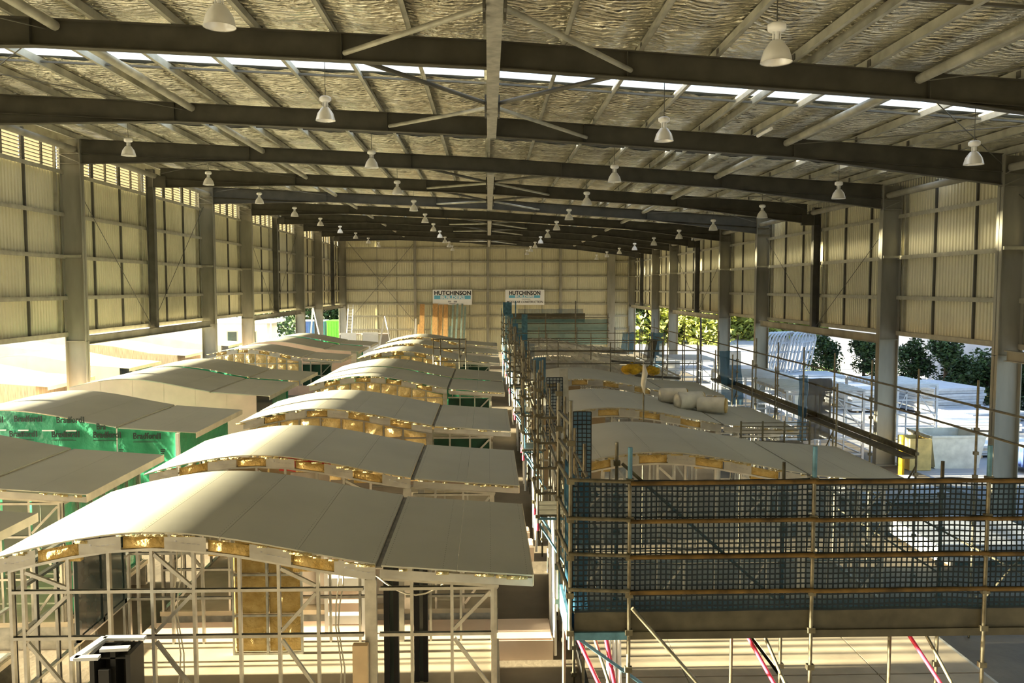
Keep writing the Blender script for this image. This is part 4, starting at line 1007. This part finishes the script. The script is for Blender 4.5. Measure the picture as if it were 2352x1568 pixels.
stack(28.2, 46.0, 4.0, 2.6, 3, .14, 'low stack of white sheets near the bin', ang=15)
stack(26.0, 43.0, 3.6, 2.6, 3, .13, 'low white sheets lying in the middle of the yard', ang=-10)
stack(23.0, 37.0, 3.4, 3.2, 4, .12, 'wide white sheet stack in front of the second right column', 'white_paint')
stack(22.0, 55.0, 4.0, 3.0, 6, .2, 'long white sheet stack under the arch frame stand')
stack(14.2, 29.0, 3.2, 2.8, 3, .11, 'white ribbed sheets lying inside by the second right column')
stack(13.8, 23.0, 3.4, 3.0, 4, .12, 'white ribbed sheets lying inside near the right scaffold')
stack(13.2, 50.0, 3.2, 3.0, 6, .22, 'white packs stacked inside near the third right column', 'white_paint')
stack(13.0, 64.0, 3.2, 3.0, 7, .25, 'white packs stacked inside by the far right columns', 'white_paint')
stack(30.5, 40.5, 3.2, 2.0, 3, .15, 'low white sheet stack seen past the nearest right column')
def skip(x, y, w_, d, h, m, label, ang=0):
    t = thing('skip_bin', label, 'skip', (x, y, -.02), None, R(ang))
    for a in ('f', 'b', 'l', 'r'):
        b = MB(); k = .25
        P = {'f': [(-w_/2+k,-d/2+k*.4,0),(w_/2-k,-d/2+k*.4,0),(w_/2,-d/2,h),(-w_/2,-d/2,h)], 'b': [(w_/2-k,d/2-k*.4,0),(-w_/2+k,d/2-k*.4,0),(-w_/2,d/2,h),(w_/2,d/2,h)],
             'l': [(-w_/2+k,d/2-k*.4,0),(-w_/2+k,-d/2+k*.4,0),(-w_/2,-d/2,h),(-w_/2,d/2,h)], 'r': [(w_/2-k,-d/2+k*.4,0),(w_/2-k,d/2-k*.4,0),(w_/2,d/2,h),(w_/2,-d/2,h)]}[a]
        b.quad(*P); c = Vector((0,0,h/2)); b.quad(*[tuple(Vector(p)+(Vector((c.x-p[0], c.y-p[1], 0))).normalized()*.05) for p in reversed(P)])
        part('side_panel', b, m, t)
    part('bin_floor', MB().box(-w_/2+.2, w_/2-.2, -d/2+.1, d/2-.1, .02, .08), m, t)
    for s in (-1, 1):
        part('rim', MB().bar((-w_/2, s*d/2, h), (w_/2, s*d/2, h), .08, .08), m, t); part('rim', MB().bar((s*w_/2, -d/2, h), (s*w_/2, d/2, h), .08, .08), m, t)
        part('lug', MB().box(s*w_/2-.04, s*w_/2+.12, -.05, .05, h-.2, h+.18), m, t)
    part('rubbish', MB().grid(lambda u, v: ((u-.5)*(w_-.3), (v-.5)*(d-.3), h*.75+.18*nz(u*6, v*6, 3)), 10, 8), 'board_grey', t)
skip(19.45, 34.3, 2.3, 2.0, 1.35, 'skip_cream', 'cream skip bin just outside behind the second right column')
skip(19.5, 50.5, 2.2, 1.8, 1.3, 'skip_cream', 'small cream skip farther out in the yard')
t = thing('timber_crate', 'yellowish timber crate beside the cream skip', 'crate', (17.25, 33.0, 0))
part('crate_side', MB().box(0, .9, 0, .04, 0, 1.3), 'skip_yellow', t); part('crate_side', MB().box(0, .04, .04, 1.0, 0, 1.3), 'skip_yellow', t); part('crate_side', MB().box(.86, .9, .04, 1.0, 0, 1.3), 'skip_yellow', t); part('crate_side', MB().box(0, .9, 1.0, 1.04, 0, 1.3), 'skip_yellow', t)
t = thing('bollard', 'yellow guard post in front of the timber crate', 'bollard', (16.55, 32.3, 0))
part('post', MB().tube([(0,0,0),(0,0,1.55),(0,0,1.6)], [.11,.11,.06], 14), 'yellow', t)
t = thing('wheelie_bin', 'dark wheeled rubbish bin out in the yard before the trees', 'bin', (30.0, 51.0, -.02))
part('bin_body', MB().lathe([(.0,.12),(.36,.12),(.46,1.1),(.0,1.1)], 4), 'pipe_dark', t); part('lid', MB().box(-.36, .36, -.36, .36, 1.1, 1.18), 'pipe_dark', t)
for s in (-1, 1): part('wheel', MB().tube([(s*.28-.04,.3,.12),(s*.28+.04,.3,.12)], .12, 12), 'black', t)
t = thing('trailer', 'blue-sided flat container beyond the cream skip', 'container', (21.6, 31.6, -.02))
part('body', MB().box(0, 3.2, 0, 2.2, .25, 1.05), 'blue_box', t); part('top_sheet', MB().box(-.05, 3.25, -.05, 2.25, 1.05, 1.15), 'white_paint', t)
for x in (.2, 2.7):
    for y in (.1, 1.9): part('foot', MB().box(x, x+.25, y, y+.2, 0, .25), 'pipe_dark', t)
# left yard: cabin, containers
t = thing('site_cabin', 'white flat-roofed site cabin outside the far left columns', 'cabin', (-27.5, 75, -.02))
part('wall', MB().box(0, 7.6, 0, 3.5, 0, 4.3), 'white_paint', t); part('roof', MB().box(-.4, 8.2, -.6, 3.9, 4.3, 4.55), 'white_paint', t)
for x in (2.1, 4.0, 5.7):
    wf = part('window', MB().box(x, x+1.0, -.04, 0, 2.4, 3.6), 'board_grey', t); part('pane', MB().box(x+.1, x+.9, -.05, -.04, 2.5, 3.5), 'glass_dark', wf)
part('veranda_post', MB().box(8.0, 8.12, -.5, -.38, 0, 4.3), 'white_paint', t)
t = thing('container', 'bright green container by the back left corner', 'container', (-19.6, 101, -.02))
part('body', MB().box(0, 1.9, 0, 4, 0, 3.3), 'green_box', t); part('lid', MB().box(-.06, 1.96, -.06, 4.06, 3.3, 3.45), 'green_box', t)
for k in range(6): part('rib', MB().box(.1+k*.33, .2+k*.33, -.05, 0, .15, 3.25), 'green_box', t)
t = thing('container', 'dark blue container left of the green one', 'container', (-23.5, 103, -.02))
part('body', MB().box(0, 3.2, 0, 3, 0, 3.3), 'blue_box', t); part('lid', MB().box(-.06, 3.26, -.06, 3.06, 3.3, 3.4), 'white_paint', t)
for k in range(6): part('rib', MB().box(.15+k*.52, .3+k*.52, -.05, 0, .15, 3.25), 'blue_box', t)
